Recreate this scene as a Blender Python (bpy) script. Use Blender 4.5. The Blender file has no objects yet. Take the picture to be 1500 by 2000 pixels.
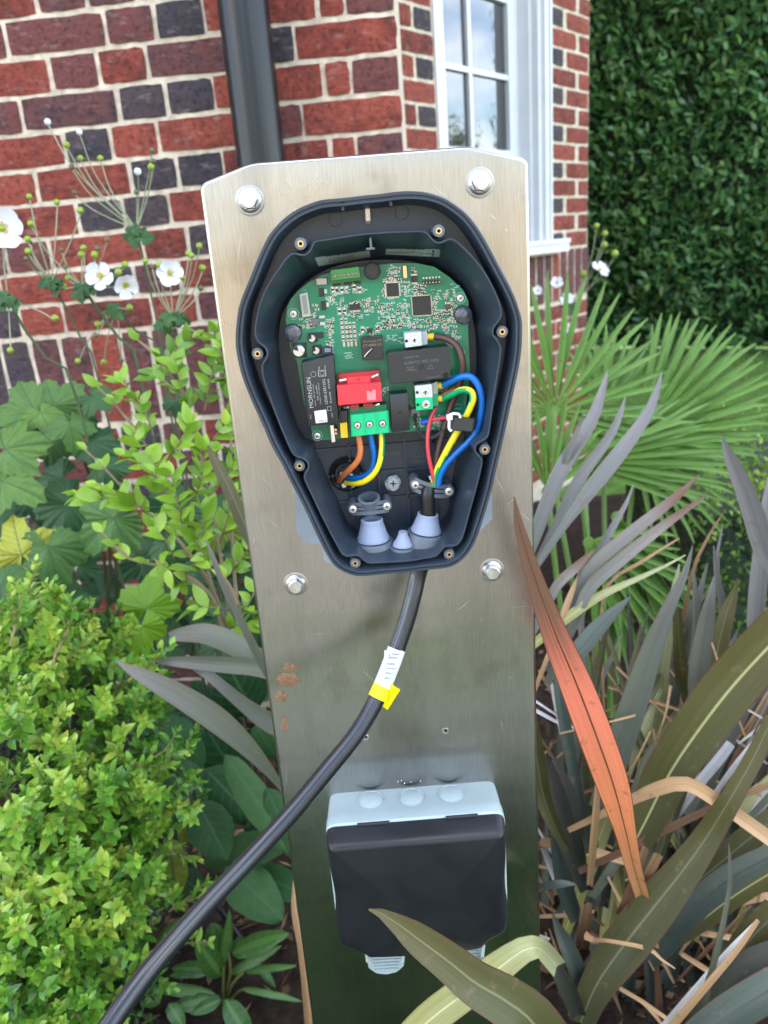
import bpy, bmesh, math, random
import numpy as np
from mathutils import Vector, Matrix, Quaternion, noise
from mathutils.geometry import tessellate_polygon
from mathutils.bvhtree import BVHTree
R = random.Random(11)
NR = np.random.RandomState(5)
rad = math.radians
sc = bpy.context.scene
COL = sc.collection

# ------------------------------------------------------------------ camera
PITCH, ROLL, FPX, CAMZ = rad(19), rad(4.6), 1500.0, 1.25
fw = Vector((0, math.cos(PITCH), -math.sin(PITCH)))
up0 = Vector((0, math.sin(PITCH), math.cos(PITCH)))
rt = math.cos(ROLL) * Vector((1, 0, 0)) - math.sin(ROLL) * up0
up = math.cos(ROLL) * up0 + math.sin(ROLL) * Vector((1, 0, 0))
CAM = Vector((0, 0, CAMZ))
cd = bpy.data.cameras.new("Camera")
cam = bpy.data.objects.new("Camera", cd)
COL.objects.link(cam)
cam.matrix_world = Matrix(((rt.x, up.x, -fw.x, CAM.x), (rt.y, up.y, -fw.y, CAM.y), (rt.z, up.z, -fw.z, CAM.z), (0, 0, 0, 1)))
cd.sensor_fit = 'HORIZONTAL'
cd.sensor_width = 36
cd.lens = 36.0
cd.clip_start = 0.02
cd.clip_end = 500
cd.dof.use_dof = True
cd.dof.focus_distance = 0.63
cd.dof.aperture_fstop = 11
sc.camera = cam

# ------------------------------------------------------------------ world, sun, exposure
SUN_EL, SUN_AZ = rad(36), rad(-28)          # azimuth from +Y (behind the house), negative = left
wd = bpy.data.worlds.new("World")
sc.world = wd
wd.use_nodes = True
wn, wl = wd.node_tree.nodes, wd.node_tree.links
wn.clear()
sky = wn.new('ShaderNodeTexSky')
sky.sky_type = 'NISHITA'
sky.sun_disc = False
sky.sun_elevation = SUN_EL
sky.sun_rotation = SUN_AZ
sky.dust_density = 0.3
sky.ozone_density = 1.6
tc = wn.new('ShaderNodeTexCoord')
mp = wn.new('ShaderNodeMapping')
mp.inputs['Scale'].default_value = (1, 1, 2.2)
mp.inputs['Location'].default_value = (3.1, 1.7, .4)
nz = wn.new('ShaderNodeTexNoise')
nz.inputs['Scale'].default_value = 2.3
nz.inputs['Detail'].default_value = 9
nz.inputs['Roughness'].default_value = 0.58
rp = wn.new('ShaderNodeValToRGB')
rp.color_ramp.elements[0].position = 0.43
rp.color_ramp.elements[1].position = 0.66
mx = wn.new('ShaderNodeMixRGB')
mx.inputs[2].default_value = (8.6, 8.5, 8.5, 1)
bg = wn.new('ShaderNodeBackground')
bg.inputs['Strength'].default_value = 0.13
wo = wn.new('ShaderNodeOutputWorld')
wl.new(tc.outputs['Generated'], mp.inputs[0])
wl.new(mp.outputs[0], nz.inputs['Vector'])
wl.new(nz.outputs['Fac'], rp.inputs[0])
wl.new(rp.outputs[0], mx.inputs[0])
wl.new(sky.outputs[0], mx.inputs[1])
wl.new(mx.outputs[0], bg.inputs[0])
wl.new(bg.outputs[0], wo.inputs[0])
sl = bpy.data.lights.new("Sun", 'SUN')
sl.energy = 2.5
sl.angle = rad(0.53)
sl.color = (1.0, 0.9, 0.74)
so = bpy.data.objects.new("Sun", sl)
COL.objects.link(so)
sdir = Vector((math.sin(SUN_AZ) * math.cos(SUN_EL), math.cos(SUN_AZ) * math.cos(SUN_EL), math.sin(SUN_EL)))
so.rotation_mode = 'QUATERNION'
so.rotation_quaternion = sdir.to_track_quat('Z', 'Y')
so.location = (0, 0, 20)
vs = sc.view_settings
vs.view_transform = 'Standard'
vs.look = 'None'
vs.gamma = 1
vs.use_curve_mapping = False
vs.exposure = 2.55
sc.cycles.use_denoising = True
try:
    sc.cycles.denoiser = 'OPENIMAGEDENOISE'
except Exception:
    pass
sc.cycles.max_bounces = 7
sc.cycles.caustics_reflective = False
sc.cycles.caustics_refractive = False
sc.cycles.sample_clamp_indirect = 6

# ------------------------------------------------------------------ helpers
def ray(px, py):
    return fw * FPX + rt * (px - 750) - up * (py - 1000)
def onY(px, py, Y):
    d = ray(px, py)
    return CAM + d * (Y / d.y)
def onZ(px, py, Z=0.0):
    d = ray(px, py)
    return CAM + d * ((Z - CAMZ) / d.z)
def proj(P):
    v = P - CAM
    z = max(v.dot(fw), 1e-4)
    return 750 + FPX * v.dot(rt) / z, 1000 - FPX * v.dot(up) / z, z
YP = 0.633                                   # the post's front face
def pu(px, py, w=0.0):
    return onY(px, py, YP - w)

WL = {}                                      # world location of every parent
def link(name, me, parent=None, loc=None):
    o = bpy.data.objects.new(name, me)
    COL.objects.link(o)
    base = WL[parent.name] if parent else Vector()
    loc = Vector(loc) if loc is not None else base
    if parent:
        o.parent = parent
    o.location = loc - base
    WL[o.name] = loc
    return o
def thing(name, label, cat, loc, group=None, kind=None):
    o = link(name, None, None, loc)
    o.empty_display_size = 0.05
    o['label'] = label
    o['category'] = cat
    if group:
        o['group'] = group
    if kind:
        o['kind'] = kind
    return o
def tag(o, label=None, cat=None, group=None, kind=None):
    for k, v in (('label', label), ('category', cat), ('group', group), ('kind', kind)):
        if v:
            o[k] = v
    return o

class MB:
    def __init__(s):
        s.v, s.f, s.m, s.uv = [], [], [], []
    def add(s, vs_, fs, m=0, uv=None):
        b = len(s.v)
        s.v += [tuple(v) for v in vs_]
        s.uv += list(uv) if uv else [(0, 0)] * len(vs_)
        s.f += [tuple(b + i for i in f) for f in fs]
        s.m += ([m] * len(fs)) if isinstance(m, int) else list(m)
        return b
    def box(s, c, size, rot=None, m=0):
        c = Vector(c)
        h = Vector(size) * 0.5
        vs_ = []
        for x in (-1, 1):
            for y in (-1, 1):
                for z in (-1, 1):
                    q = Vector((x * h.x, y * h.y, z * h.z))
                    vs_.append(c + (rot @ q if rot else q))
        s.add(vs_, [(0, 1, 3, 2), (4, 6, 7, 5), (0, 4, 5, 1), (2, 3, 7, 6), (0, 2, 6, 4), (1, 5, 7, 3)], m)
    def rings(s, rs, m=0, closed=True, cap0=False, cap1=False, uv=False):
        n = len(rs[0])
        b = len(s.v)
        for k, r_ in enumerate(rs):
            s.v += [tuple(p) for p in r_]
            s.uv += [(i / n, k / max(1, len(rs) - 1)) for i in range(n)]
        for k in range(len(rs) - 1):
            for i in range(n if closed else n - 1):
                j = (i + 1) % n
                s.f.append((b + k * n + i, b + k * n + j, b + (k + 1) * n + j, b + (k + 1) * n + i))
                s.m.append(m(k, i) if callable(m) else m)
        if cap0:
            s.f.append(tuple(b + i for i in range(n))[::-1]); s.m.append(m if isinstance(m, int) else 0)
        if cap1:
            e = b + (len(rs) - 1) * n
            s.f.append(tuple(e + i for i in range(n))); s.m.append(m if isinstance(m, int) else 0)
    def lathe(s, prof, o, axis=(0, -1, 0), n=20, m=0, cap0=False, cap1=True, phase=0):
        a = Vector(axis).normalized()
        x = a.orthogonal().normalized()
        y = a.cross(x)
        o = Vector(o)
        rs = [[o + a * h + (x * math.cos(2 * math.pi * i / n + phase) + y * math.sin(2 * math.pi * i / n + phase)) * r_ for i in range(n)] for r_, h in prof]
        s.rings(rs, m, True, cap0, cap1)
    def tube(s, pts, r_, n=10, m=0, caps=True):
        pts = [Vector(p) for p in pts]
        rr = r_ if isinstance(r_, (list, tuple)) else [r_] * len(pts)
        ref = None
        rs = []
        for i, p in enumerate(pts):
            t = (pts[min(i + 1, len(pts) - 1)] - pts[max(i - 1, 0)]).normalized()
            if ref is None:
                ref = t.orthogonal().normalized()
            ref = (ref - t * ref.dot(t)).normalized()
            b = t.cross(ref)
            rs.append([p + (ref * math.cos(2 * math.pi * k / n) + b * math.sin(2 * math.pi * k / n)) * rr[i] for k in range(n)])
        s.rings(rs, m, True, caps, caps)
    def flat(s, loops, m=0):
        vs_ = [p for l in loops for p in l]
        tris = tessellate_polygon(loops)
        s.add(vs_, [tuple(t) for t in tris], m)
    def bvh(s):
        return BVHTree.FromPolygons([Vector(v) for v in s.v], s.f)
    def mesh(s, name, mats, base=Vector(), ang=35, uv=False, fix=True):
        me = bpy.data.meshes.new(name)
        me.from_pydata([(v[0] - base.x, v[1] - base.y, v[2] - base.z) for v in s.v], [], s.f)
        for mt in mats if isinstance(mats, (list, tuple)) else [mats]:
            me.materials.append(mt)
        me.polygons.foreach_set('material_index', s.m)
        if fix:
            bm = bmesh.new(); bm.from_mesh(me)
            bmesh.ops.recalc_face_normals(bm, faces=bm.faces)
            bm.to_mesh(me); bm.free()
        if uv:
            ul = me.uv_layers.new(name='UVMap')
            li = np.zeros(len(me.loops), dtype=np.int32)
            me.loops.foreach_get('vertex_index', li)
            ul.data.foreach_set('uv', np.array(s.uv, dtype=np.float32)[li].ravel())
        if ang:
            me.polygons.foreach_set('use_smooth', [True] * len(me.polygons))
            if ang < 180:
                me.set_sharp_from_angle(angle=rad(ang))
        me.update()
        return me
    def build(s, name, mats, parent=None, ang=35, uv=False, loc=None, fix=True):
        base = Vector(loc) if loc is not None else (WL[parent.name] if parent else Vector())
        return link(name, s.mesh(name, mats, base, ang, uv, fix), parent, base)

def catmull(pts, n, closed=False):
    pts = [Vector(p) for p in pts]
    L = len(pts)
    out = []
    segs = L if closed else L - 1
    for i in range(segs):
        if closed:
            a, b, c, d = pts[(i - 1) % L], pts[i], pts[(i + 1) % L], pts[(i + 2) % L]
        else:
            b, c = pts[i], pts[i + 1]
            a = pts[i - 1] if i > 0 else b * 2 - c
            d = pts[i + 2] if i + 2 < L else c * 2 - b
        for k in range(n):
            t = k / n
            out.append(0.5 * (2 * b + (c - a) * t + (2 * a - 5 * b + 4 * c - d) * t * t + (3 * b - a - 3 * c + d) * t ** 3))
    if not closed:
        out.append(pts[-1])
    return out
def resample(pts, n):
    pts = [Vector(p) for p in pts]
    d = [0]
    for a, b in zip(pts, pts[1:]):
        d.append(d[-1] + (b - a).length)
    out = []
    j = 0
    for k in range(n):
        t = d[-1] * k / (n - 1)
        while j < len(d) - 2 and d[j + 1] < t:
            j += 1
        q = (t - d[j]) / max(d[j + 1] - d[j], 1e-9)
        out.append(pts[j].lerp(pts[j + 1], min(max(q, 0), 1)))
    return out

# ------------------------------------------------------------------ materials
def nodes(m):
    m.use_nodes = True
    return m.node_tree.nodes, m.node_tree.links, m.node_tree.nodes['Principled BSDF']
def c4(c):
    return (c[0], c[1], c[2], 1)
def ramp(nd, cols):
    r_ = nd.new('ShaderNodeValToRGB')
    el = r_.color_ramp.elements
    while len(el) < len(cols):
        el.new(0.5)
    for e, (p, c) in zip(el, cols):
        e.position = p
        e.color = c4(c)
    return r_
def mat(name, col, rough=.5, metal=0.0, var=.12, scale=25, bump=0.0, bscale=80, spec=.5, stretch=(1, 1, 1), bdist=.001, coat=0, col2=None, rvar=.1):
    m = bpy.data.materials.new(name)
    nd, lk, bs = nodes(m)
    bs.inputs['Metallic'].default_value = metal
    bs.inputs['Specular IOR Level'].default_value = spec
    bs.inputs['Coat Weight'].default_value = coat
    t = nd.new('ShaderNodeTexCoord')
    p = nd.new('ShaderNodeMapping')
    p.inputs['Scale'].default_value = stretch
    lk.new(t.outputs['Object'], p.inputs[0])
    n = nd.new('ShaderNodeTexNoise')
    n.inputs['Scale'].default_value = scale
    n.inputs['Detail'].default_value = 6
    lk.new(p.outputs[0], n.inputs['Vector'])
    c2 = col2 or [x * (1 - var) for x in col]
    r_ = ramp(nd, [(.3, c2), (.7, [min(1, x * (1 + (0 if col2 else var))) for x in col])])
    lk.new(n.outputs['Fac'], r_.inputs[0])
    lk.new(r_.outputs[0], bs.inputs['Base Color'])
    mr = nd.new('ShaderNodeMapRange')
    mr.inputs['To Min'].default_value = max(.02, rough - rvar)
    mr.inputs['To Max'].default_value = min(1, rough + rvar)
    lk.new(n.outputs['Fac'], mr.inputs[0])
    lk.new(mr.outputs[0], bs.inputs['Roughness'])
    if bump:
        n2 = nd.new('ShaderNodeTexNoise')
        n2.inputs['Scale'].default_value = bscale
        n2.inputs['Detail'].default_value = 5
        lk.new(p.outputs[0], n2.inputs['Vector'])
        b = nd.new('ShaderNodeBump')
        b.inputs['Strength'].default_value = bump
        b.inputs['Distance'].default_value = bdist
        lk.new(n2.outputs['Fac'], b.inputs['Height'])
        lk.new(b.outputs[0], bs.inputs['Normal'])
    return m
def translucent(m, col_socket, amount):
    nd, lk = m.node_tree.nodes, m.node_tree.links
    bs = nd['Principled BSDF']
    out = nd['Material Output']
    tr = nd.new('ShaderNodeBsdfTranslucent')
    lk.new(col_socket, tr.inputs['Color'])
    mxs = nd.new('ShaderNodeMixShader')
    mxs.inputs[0].default_value = amount
    lk.new(bs.outputs[0], mxs.inputs[1])
    lk.new(tr.outputs[0], mxs.inputs[2])
    lk.new(mxs.outputs[0], out.inputs['Surface'])
def leaf_mat(name, cols, rough=.4, trans=.25, spec=.45, vein=None):
    """colour from the per-leaf 'tint' attribute, plus fine blotches; 'vein' darkens/lightens along the uv midrib"""
    m = bpy.data.materials.new(name)
    nd, lk, bs = nodes(m)
    at = nd.new('ShaderNodeAttribute'); at.attribute_name = 'tint'
    t = nd.new('ShaderNodeTexCoord')
    n = nd.new('ShaderNodeTexNoise'); n.inputs['Scale'].default_value = 55; n.inputs['Detail'].default_value = 4
    lk.new(t.outputs['Object'], n.inputs['Vector'])
    ma = nd.new('ShaderNodeMath'); ma.operation = 'MULTIPLY_ADD'
    ma.inputs[1].default_value = .35
    lk.new(n.outputs['Fac'], ma.inputs[0])
    sb = nd.new('ShaderNodeMath'); sb.operation = 'SUBTRACT'; sb.inputs[1].default_value = .175
    lk.new(at.outputs['Fac'], sb.inputs[0])
    lk.new(sb.outputs[0], ma.inputs[2])
    k = len(cols) - 1
    r_ = ramp(nd, [(i / k, c) for i, c in enumerate(cols)])
    lk.new(ma.outputs[0], r_.inputs[0])
    cs = r_.outputs[0]
    if vein:
        # uv = (along the main vein, distance from it): main vein plus slanting side veins
        def mth(op, a, b=None):
            q = nd.new('ShaderNodeMath'); q.operation = op
            for i_, x in enumerate((a, b)):
                if x is None: continue
                if isinstance(x, (int, float)): q.inputs[i_].default_value = x
                else: lk.new(x, q.inputs[i_])
            return q.outputs[0]
        uvn = nd.new('ShaderNodeUVMap'); sp_ = nd.new('ShaderNodeSeparateXYZ'); lk.new(uvn.outputs[0], sp_.inputs[0])
        T_, P_ = sp_.outputs[0], sp_.outputs[1]
        fr = mth('ABSOLUTE', mth('SUBTRACT', mth('FRACT', mth('MULTIPLY', mth('SUBTRACT', T_, mth('MULTIPLY', P_, .8)), 6.5)), .5))
        side = mth('MULTIPLY', mth('LESS_THAN', fr, .075), .45)
        main = mth('LESS_THAN', P_, .016)
        mxv = nd.new('ShaderNodeMixRGB')
        mxv.inputs[2].default_value = c4(vein)
        lk.new(mth('MULTIPLY', mth('MAXIMUM', main, side), .7), mxv.inputs[0])
        lk.new(cs, mxv.inputs[1])
        cs = mxv.outputs[0]
    lk.new(cs, bs.inputs['Base Color'])
    bs.inputs['Roughness'].default_value = rough
    bs.inputs['Specular IOR Level'].default_value = spec
    n3 = nd.new('ShaderNodeTexNoise'); n3.inputs['Scale'].default_value = 260
    lk.new(t.outputs['Object'], n3.inputs['Vector'])
    b = nd.new('ShaderNodeBump'); b.inputs['Strength'].default_value = .25; b.inputs['Distance'].default_value = .0006
    lk.new(n3.outputs['Fac'], b.inputs['Height'])
    lk.new(b.outputs[0], bs.inputs['Normal'])
    if trans:
        translucent(m, cs, trans)
    return m
def blade_mat(name, base, mid, tip, rib, edge, tipdark=None, rough=.40, streak=.25, trans=.06, spec=.4):
    """strap leaf: colour runs along v, a midrib and a thin margin across u, long fine streaks"""
    m = bpy.data.materials.new(name)
    nd, lk, bs = nodes(m)
    u = nd.new('ShaderNodeUVMap')
    sx = nd.new('ShaderNodeSeparateXYZ')
    lk.new(u.outputs[0], sx.inputs[0])
    stops = [(0, base), (.5, mid), (.9, tip)]
    if tipdark:
        stops = [(0, base), (.45, mid), (.74, tip), (.86, tipdark), (1, [x * .9 for x in tipdark])]
    mpn = nd.new('ShaderNodeMapping'); mpn.inputs['Scale'].default_value = (46, 1.3, 1)
    lk.new(u.outputs[0], mpn.inputs[0])
    oi = nd.new('ShaderNodeObjectInfo')
    n = nd.new('ShaderNodeTexNoise'); n.noise_dimensions = '4D'; n.inputs['Scale'].default_value = 1.0; n.inputs['Detail'].default_value = 5
    lk.new(mpn.outputs[0], n.inputs['Vector'])
    wm = nd.new('ShaderNodeMath'); wm.operation = 'MULTIPLY'; wm.inputs[1].default_value = 40
    lk.new(oi.outputs['Random'], wm.inputs[0]); lk.new(wm.outputs[0], n.inputs['W'])
    ad = nd.new('ShaderNodeMath'); ad.operation = 'MULTIPLY_ADD'; ad.inputs[1].default_value = streak
    lk.new(n.outputs['Fac'], ad.inputs[0])
    s0 = nd.new('ShaderNodeMath'); s0.operation = 'SUBTRACT'; s0.inputs[1].default_value = streak * .5
    lk.new(sx.outputs[1], s0.inputs[0]); lk.new(s0.outputs[0], ad.inputs[2])
    r_ = ramp(nd, stops)
    lk.new(ad.outputs[0], r_.inputs[0])
    hsv = nd.new('ShaderNodeHueSaturation')
    vr = nd.new('ShaderNodeMapRange'); vr.inputs['To Min'].default_value = .62; vr.inputs['To Max'].default_value = 1.38
    lk.new(n.outputs['Fac'], vr.inputs[0]); lk.new(vr.outputs[0], hsv.inputs['Value'])
    lk.new(r_.outputs[0], hsv.inputs['Color'])
    # midrib: |u-.5| < .022 ; margin: |u-.5| > .475
    a = nd.new('ShaderNodeMath'); a.operation = 'SUBTRACT'; a.inputs[1].default_value = .5
    lk.new(sx.outputs[0], a.inputs[0])
    ab = nd.new('ShaderNodeMath'); ab.operation = 'ABSOLUTE'
    lk.new(a.outputs[0], ab.inputs[0])
    rr = ramp(nd, [(.012, (1, 1, 1)), (.034, (0, 0, 0))])
    lk.new(ab.outputs[0], rr.inputs[0])
    re = ramp(nd, [(.462, (0, 0, 0)), (.484, (1, 1, 1))])
    lk.new(ab.outputs[0], re.inputs[0])
    m1 = nd.new('ShaderNodeMixRGB'); m1.inputs[2].default_value = c4(rib)
    lk.new(rr.outputs[0], m1.inputs[0]); lk.new(hsv.outputs[0], m1.inputs[1])
    m2 = nd.new('ShaderNodeMixRGB'); m2.inputs[2].default_value = c4(edge)
    lk.new(re.outputs[0], m2.inputs[0]); lk.new(m1.outputs[0], m2.inputs[1])
    tco = nd.new('ShaderNodeTexCoord')
    nsp = nd.new('ShaderNodeTexNoise'); nsp.inputs['Scale'].default_value = 70; nsp.inputs['Detail'].default_value = 7; nsp.inputs['Roughness'].default_value = .6
    lk.new(tco.outputs['Object'], nsp.inputs['Vector'])
    rsp = ramp(nd, [(.60, (0, 0, 0)), (.72, (.75, .75, .75))])
    lk.new(nsp.outputs['Fac'], rsp.inputs[0])
    m3 = nd.new('ShaderNodeMixRGB'); m3.inputs[2].default_value = (.16, .11, .06, 1)
    lk.new(rsp.outputs[0], m3.inputs[0]); lk.new(m2.outputs[0], m3.inputs[1])
    m2 = m3
    lk.new(m2.outputs[0], bs.inputs['Base Color'])
    rmr = nd.new('ShaderNodeMapRange'); rmr.inputs['To Min'].default_value = rough - .12; rmr.inputs['To Max'].default_value = rough + .2
    lk.new(n.outputs['Fac'], rmr.inputs[0]); lk.new(rmr.outputs[0], bs.inputs['Roughness'])
    bs.inputs['Specular IOR Level'].default_value = spec
    b = nd.new('ShaderNodeBump'); b.inputs['Strength'].default_value = .5; b.inputs['Distance'].default_value = .0008
    lk.new(n.outputs['Fac'], b.inputs['Height'])
    lk.new(b.outputs[0], bs.inputs['Normal'])
    translucent(m, m2.outputs[0], trans)
    return m

def brick_mat(name, cols):
    m = bpy.data.materials.new(name)
    nd, lk, bs = nodes(m)
    t = nd.new('ShaderNodeTexCoord'); oi = nd.new('ShaderNodeObjectInfo')
    w = nd.new('ShaderNodeMath'); w.operation = 'MULTIPLY'; w.inputs[1].default_value = 60
    lk.new(oi.outputs['Random'], w.inputs[0])
    def nz_(scale, detail=6, st=None):
        n = nd.new('ShaderNodeTexNoise'); n.noise_dimensions = '4D'
        n.inputs['Scale'].default_value = scale; n.inputs['Detail'].default_value = detail
        n.inputs['Roughness'].default_value = .62
        v = t.outputs['Object']
        if st:
            p = nd.new('ShaderNodeMapping'); p.inputs['Scale'].default_value = st
            lk.new(v, p.inputs[0]); v = p.outputs[0]
        lk.new(v, n.inputs['Vector']); lk.new(w.outputs[0], n.inputs['W'])
        return n
    n1 = nz_(21, 8)
    ad = nd.new('ShaderNodeMath'); ad.operation = 'MULTIPLY_ADD'; ad.inputs[1].default_value = .62
    lk.new(oi.outputs['Random'], ad.inputs[0])
    sb = nd.new('ShaderNodeMath'); sb.operation = 'MULTIPLY_ADD'; sb.inputs[1].default_value = 1.9; sb.inputs[2].default_value = -.76
    lk.new(n1.outputs['Fac'], sb.inputs[0]); lk.new(sb.outputs[0], ad.inputs[2])
    k = len(cols) - 1
    r_ = ramp(nd, [(i / k, c) for i, c in enumerate(cols)])
    lk.new(ad.outputs[0], r_.inputs[0])
    n2 = nz_(95, 7)
    sp = ramp(nd, [(.36, (.30, .30, .32)), (.50, (1, 1, 1)), (.66, (1.05, 1, 1)), (.78, (1.6, 1.5, 1.4))])
    lk.new(n2.outputs['Fac'], sp.inputs[0])
    mu = nd.new('ShaderNodeMixRGB'); mu.blend_type = 'MULTIPLY'; mu.inputs[0].default_value = .75
    lk.new(r_.outputs[0], mu.inputs[1]); lk.new(sp.outputs[0], mu.inputs[2])
    # scuffs of pale lime
    n3 = nz_(30, 8, (1, 1, 2.2))
    sr = ramp(nd, [(.56, (0, 0, 0)), (.76, (.42, .42, .42))])
    lk.new(n3.outputs['Fac'], sr.inputs[0])
    m3 = nd.new('ShaderNodeMixRGB'); m3.inputs[2].default_value = (.42, .33, .30, 1)
    lk.new(sr.outputs[0], m3.inputs[0]); lk.new(mu.outputs[0], m3.inputs[1])
    lk.new(m3.outputs[0], bs.inputs['Base Color'])
    bs.inputs['Roughness'].default_value = .82
    bs.inputs['Specular IOR Level'].default_value = .25
    n4 = nz_(42, 9, (.6, 1, 1.6))
    b = nd.new('ShaderNodeBump'); b.inputs['Strength'].default_value = 1; b.inputs['Distance'].default_value = .0065
    lk.new(n4.outputs['Fac'], b.inputs['Height'])
    lk.new(b.outputs[0], bs.inputs['Normal'])
    return m

# ------------------------------------------------------------------ materials in use
M_RED = brick_mat('brick_red', [(.10, .030, .026), (.195, .043, .032), (.265, .062, .042), (.17, .041, .033)])
M_PURP = brick_mat('brick_purple', [(.075, .040, .046), (.105, .045, .047), (.145, .046, .042), (.09, .048, .055)])
M_BLUE = brick_mat('brick_burnt', [(.036, .034, .044), (.052, .043, .053), (.068, .048, .053), (.040, .038, .05)])
M_MORT = mat('lime_mortar', (.56, .485, .39), .9, var=.28, scale=45, bump=.9, bscale=260, spec=.2, bdist=.002)
M_WHITE = mat('white_gloss_paint', (.60, .63, .66), .32, var=.04, scale=9, bump=.08, bscale=30)
M_SOIL = mat('bare_soil', (.030, .021, .015), .95, var=.5, scale=40, bump=1, bscale=120, spec=.15, bdist=.006)
M_GRASS = mat('mown_lawn', (.10, .20, .035), .8, var=.35, scale=14, bump=.8, bscale=220, spec=.2, bdist=.01)
M_PATH = mat('pale_concrete', (.42, .41, .38), .85, var=.12, scale=8, bump=.4, bscale=150, spec=.25)
M_DARK = mat('dark_interior', (.02, .02, .022), .9)
M_ROOF = mat('roof_tile', (.16, .07, .05), .85, var=.25)
M_IRON = mat('black_pipe_paint', (.005, .007, .010), .30, var=.2, scale=6, spec=.42, rvar=.03)

m = bpy.data.materials.new('brickwork')     # house faces beyond the frame
nd, lk, bs = nodes(m)
t = nd.new('ShaderNodeTexCoord'); mp_ = nd.new('ShaderNodeMapping'); mp_.inputs['Rotation'].default_value = (rad(90), 0, 0)
bt = nd.new('ShaderNodeTexBrick')
bt.inputs['Color1'].default_value = (.30, .07, .045, 1); bt.inputs['Color2'].default_value = (.10, .06, .07, 1)
bt.inputs['Mortar'].default_value = (.55, .51, .45, 1); bt.inputs['Scale'].default_value = 1
bt.inputs['Brick Width'].default_value = .22; bt.inputs['Row Height'].default_value = .0733; bt.inputs['Mortar Size'].default_value = .006
lk.new(t.outputs['Object'], mp_.inputs[0]); lk.new(mp_.outputs[0], bt.inputs['Vector']); lk.new(bt.outputs['Color'], bs.inputs['Base Color'])
bs.inputs['Roughness'].default_value = .85
M_BRICKWORK = m

m = bpy.data.materials.new('window_glass')
nd, lk, bs = nodes(m)
bs.inputs['Base Color'].default_value = (.012, .014, .016, 1)
bs.inputs['Roughness'].default_value = .03
bs.inputs['IOR'].default_value = 1.9
bs.inputs['Coat Weight'].default_value = 1; bs.inputs['Coat Roughness'].default_value = .02
t = nd.new('ShaderNodeTexCoord'); n = nd.new('ShaderNodeTexNoise'); n.inputs['Scale'].default_value = 7
b = nd.new('ShaderNodeBump'); b.inputs['Strength'].default_value = .12; b.inputs['Distance'].default_value = .004
lk.new(t.outputs['Object'], n.inputs['Vector']); lk.new(n.outputs['Fac'], b.inputs['Height']); lk.new(b.outputs[0], bs.inputs['Normal'])
lk.new(b.outputs[0], bs.inputs['Coat Normal'])
M_GLASS = m

# ------------------------------------------------------------------ ground
def structure(o):
    o['kind'] = 'structure'
    return o
g = MB()
g.flat([[Vector((-120, -120, 0)), Vector((120, -120, 0)), Vector((120, 160, 0)), Vector((-120, 160, 0))]])
structure(g.build('lawn', M_GRASS))
def grid_sheet(x0, x1, y0, y1, nx, ny, amp, z, inside=None):
    g = MB()
    vs_ = []
    for j in range(ny + 1):
        for i in range(nx + 1):
            x = x0 + (x1 - x0) * i / nx; y = y0 + (y1 - y0) * j / ny
            e = min(i, j, nx - i, ny - j)
            h = z + (amp * (noise.noise(Vector((x * 3, y * 3, 0))) + .6 * noise.noise(Vector((x * 9, y * 9, 3)))) + amp * 1.2) * min(1, e / 2)
            vs_.append((x, y, max(z, h)))
    fs = [(j * (nx + 1) + i, j * (nx + 1) + i + 1, (j + 1) * (nx + 1) + i + 1, (j + 1) * (nx + 1) + i) for j in range(ny) for i in range(nx)]
    g.add(vs_, fs)
    return g
structure(grid_sheet(-4.5, 3.0, -.22, 3.6, 90, 60, .018, .006).build('flower_bed', M_SOIL, ang=180))
g = MB()
g.box((-.5, -.45, .004), (12, .36, .03))
structure(g.build('path', M_PATH))

M_GRAVEL = mat('buff_gravel', (.45, .40, .31), .9, var=.3, scale=70, bump=1, bscale=240, spec=.2, bdist=.008)
g = MB()
g.box((0, -6.5, -.008), (26, 11.0, .03))
structure(g.build('driveway', M_GRAVEL))
M_BUFF = mat('buff_garden_brick', (.30, .23, .135), .85, var=.3, scale=9, bump=.6, bscale=40, bdist=.006)
gw = thing('added_garden_wall', 'sunlit buff brick garden wall out of view, added to give the steel a warm reflection', 'wall', (0, -12.4, 0))  # unseen wall, added so the steel mirrors a warm tone
g = MB(); g.box((0, -12.4, 1.15), (24, .25, 2.3)); g.build('wall_body', M_BUFF, gw)
g = MB(); g.box((0, -12.4, 2.35), (24.1, .34, .09)); g.build('coping', M_PATH, gw)

# ------------------------------------------------------------------ house
AW = rad(-5.1)
DW = Vector((math.cos(AW), math.sin(AW), 0)); NW = Vector((math.sin(AW), -math.cos(AW), 0))
PW = Vector((0, 1.85, 0))
AB = rad(49)
DB = Vector((math.cos(AB), math.sin(AB), 0)); NB = Vector((math.sin(AB), -math.cos(AB), 0))
PB = Vector((.2076, 2.95, 0))
house = thing('brick_house', 'red and burnt blue brick house with pale mortar and a white sash window', 'house', (-2.5, 1.9, 0))
def wpt(base, s, n, z):
    P, D, N = base
    return P + D * s + N * n + Vector((0, 0, z))
LW, BW = (PW, DW, NW), (PB, DB, NB)
def wbox(mb, base, s0, s1, n0, n1, z0, z1, m=0):
    P, D, N = base
    rot = Matrix((D, -N, Vector((0, 0, 1)))).transposed()
    mb.box(wpt(base, (s0 + s1) / 2, (n0 + n1) / 2, (z0 + z1) / 2), (s1 - s0, abs(n1 - n0), z1 - z0), rot, m)
CX, CS = wpt(LW, .108, 0, 0), .108
g = MB()      # mortar-faced walls where single bricks are laid
wbox(g, LW, -1.75, CS - .002, -.30, -.0030, 0, 2.5)
wbox(g, BW, -.30, .150, -.30, -.0030, 0, 2.5)
wbox(g, BW, 1.0, 1.372, -.30, -.0030, 0, 2.5)
wbox(g, BW, .150, 1.0, -.30, -.0030, 0, 1.165)
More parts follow.
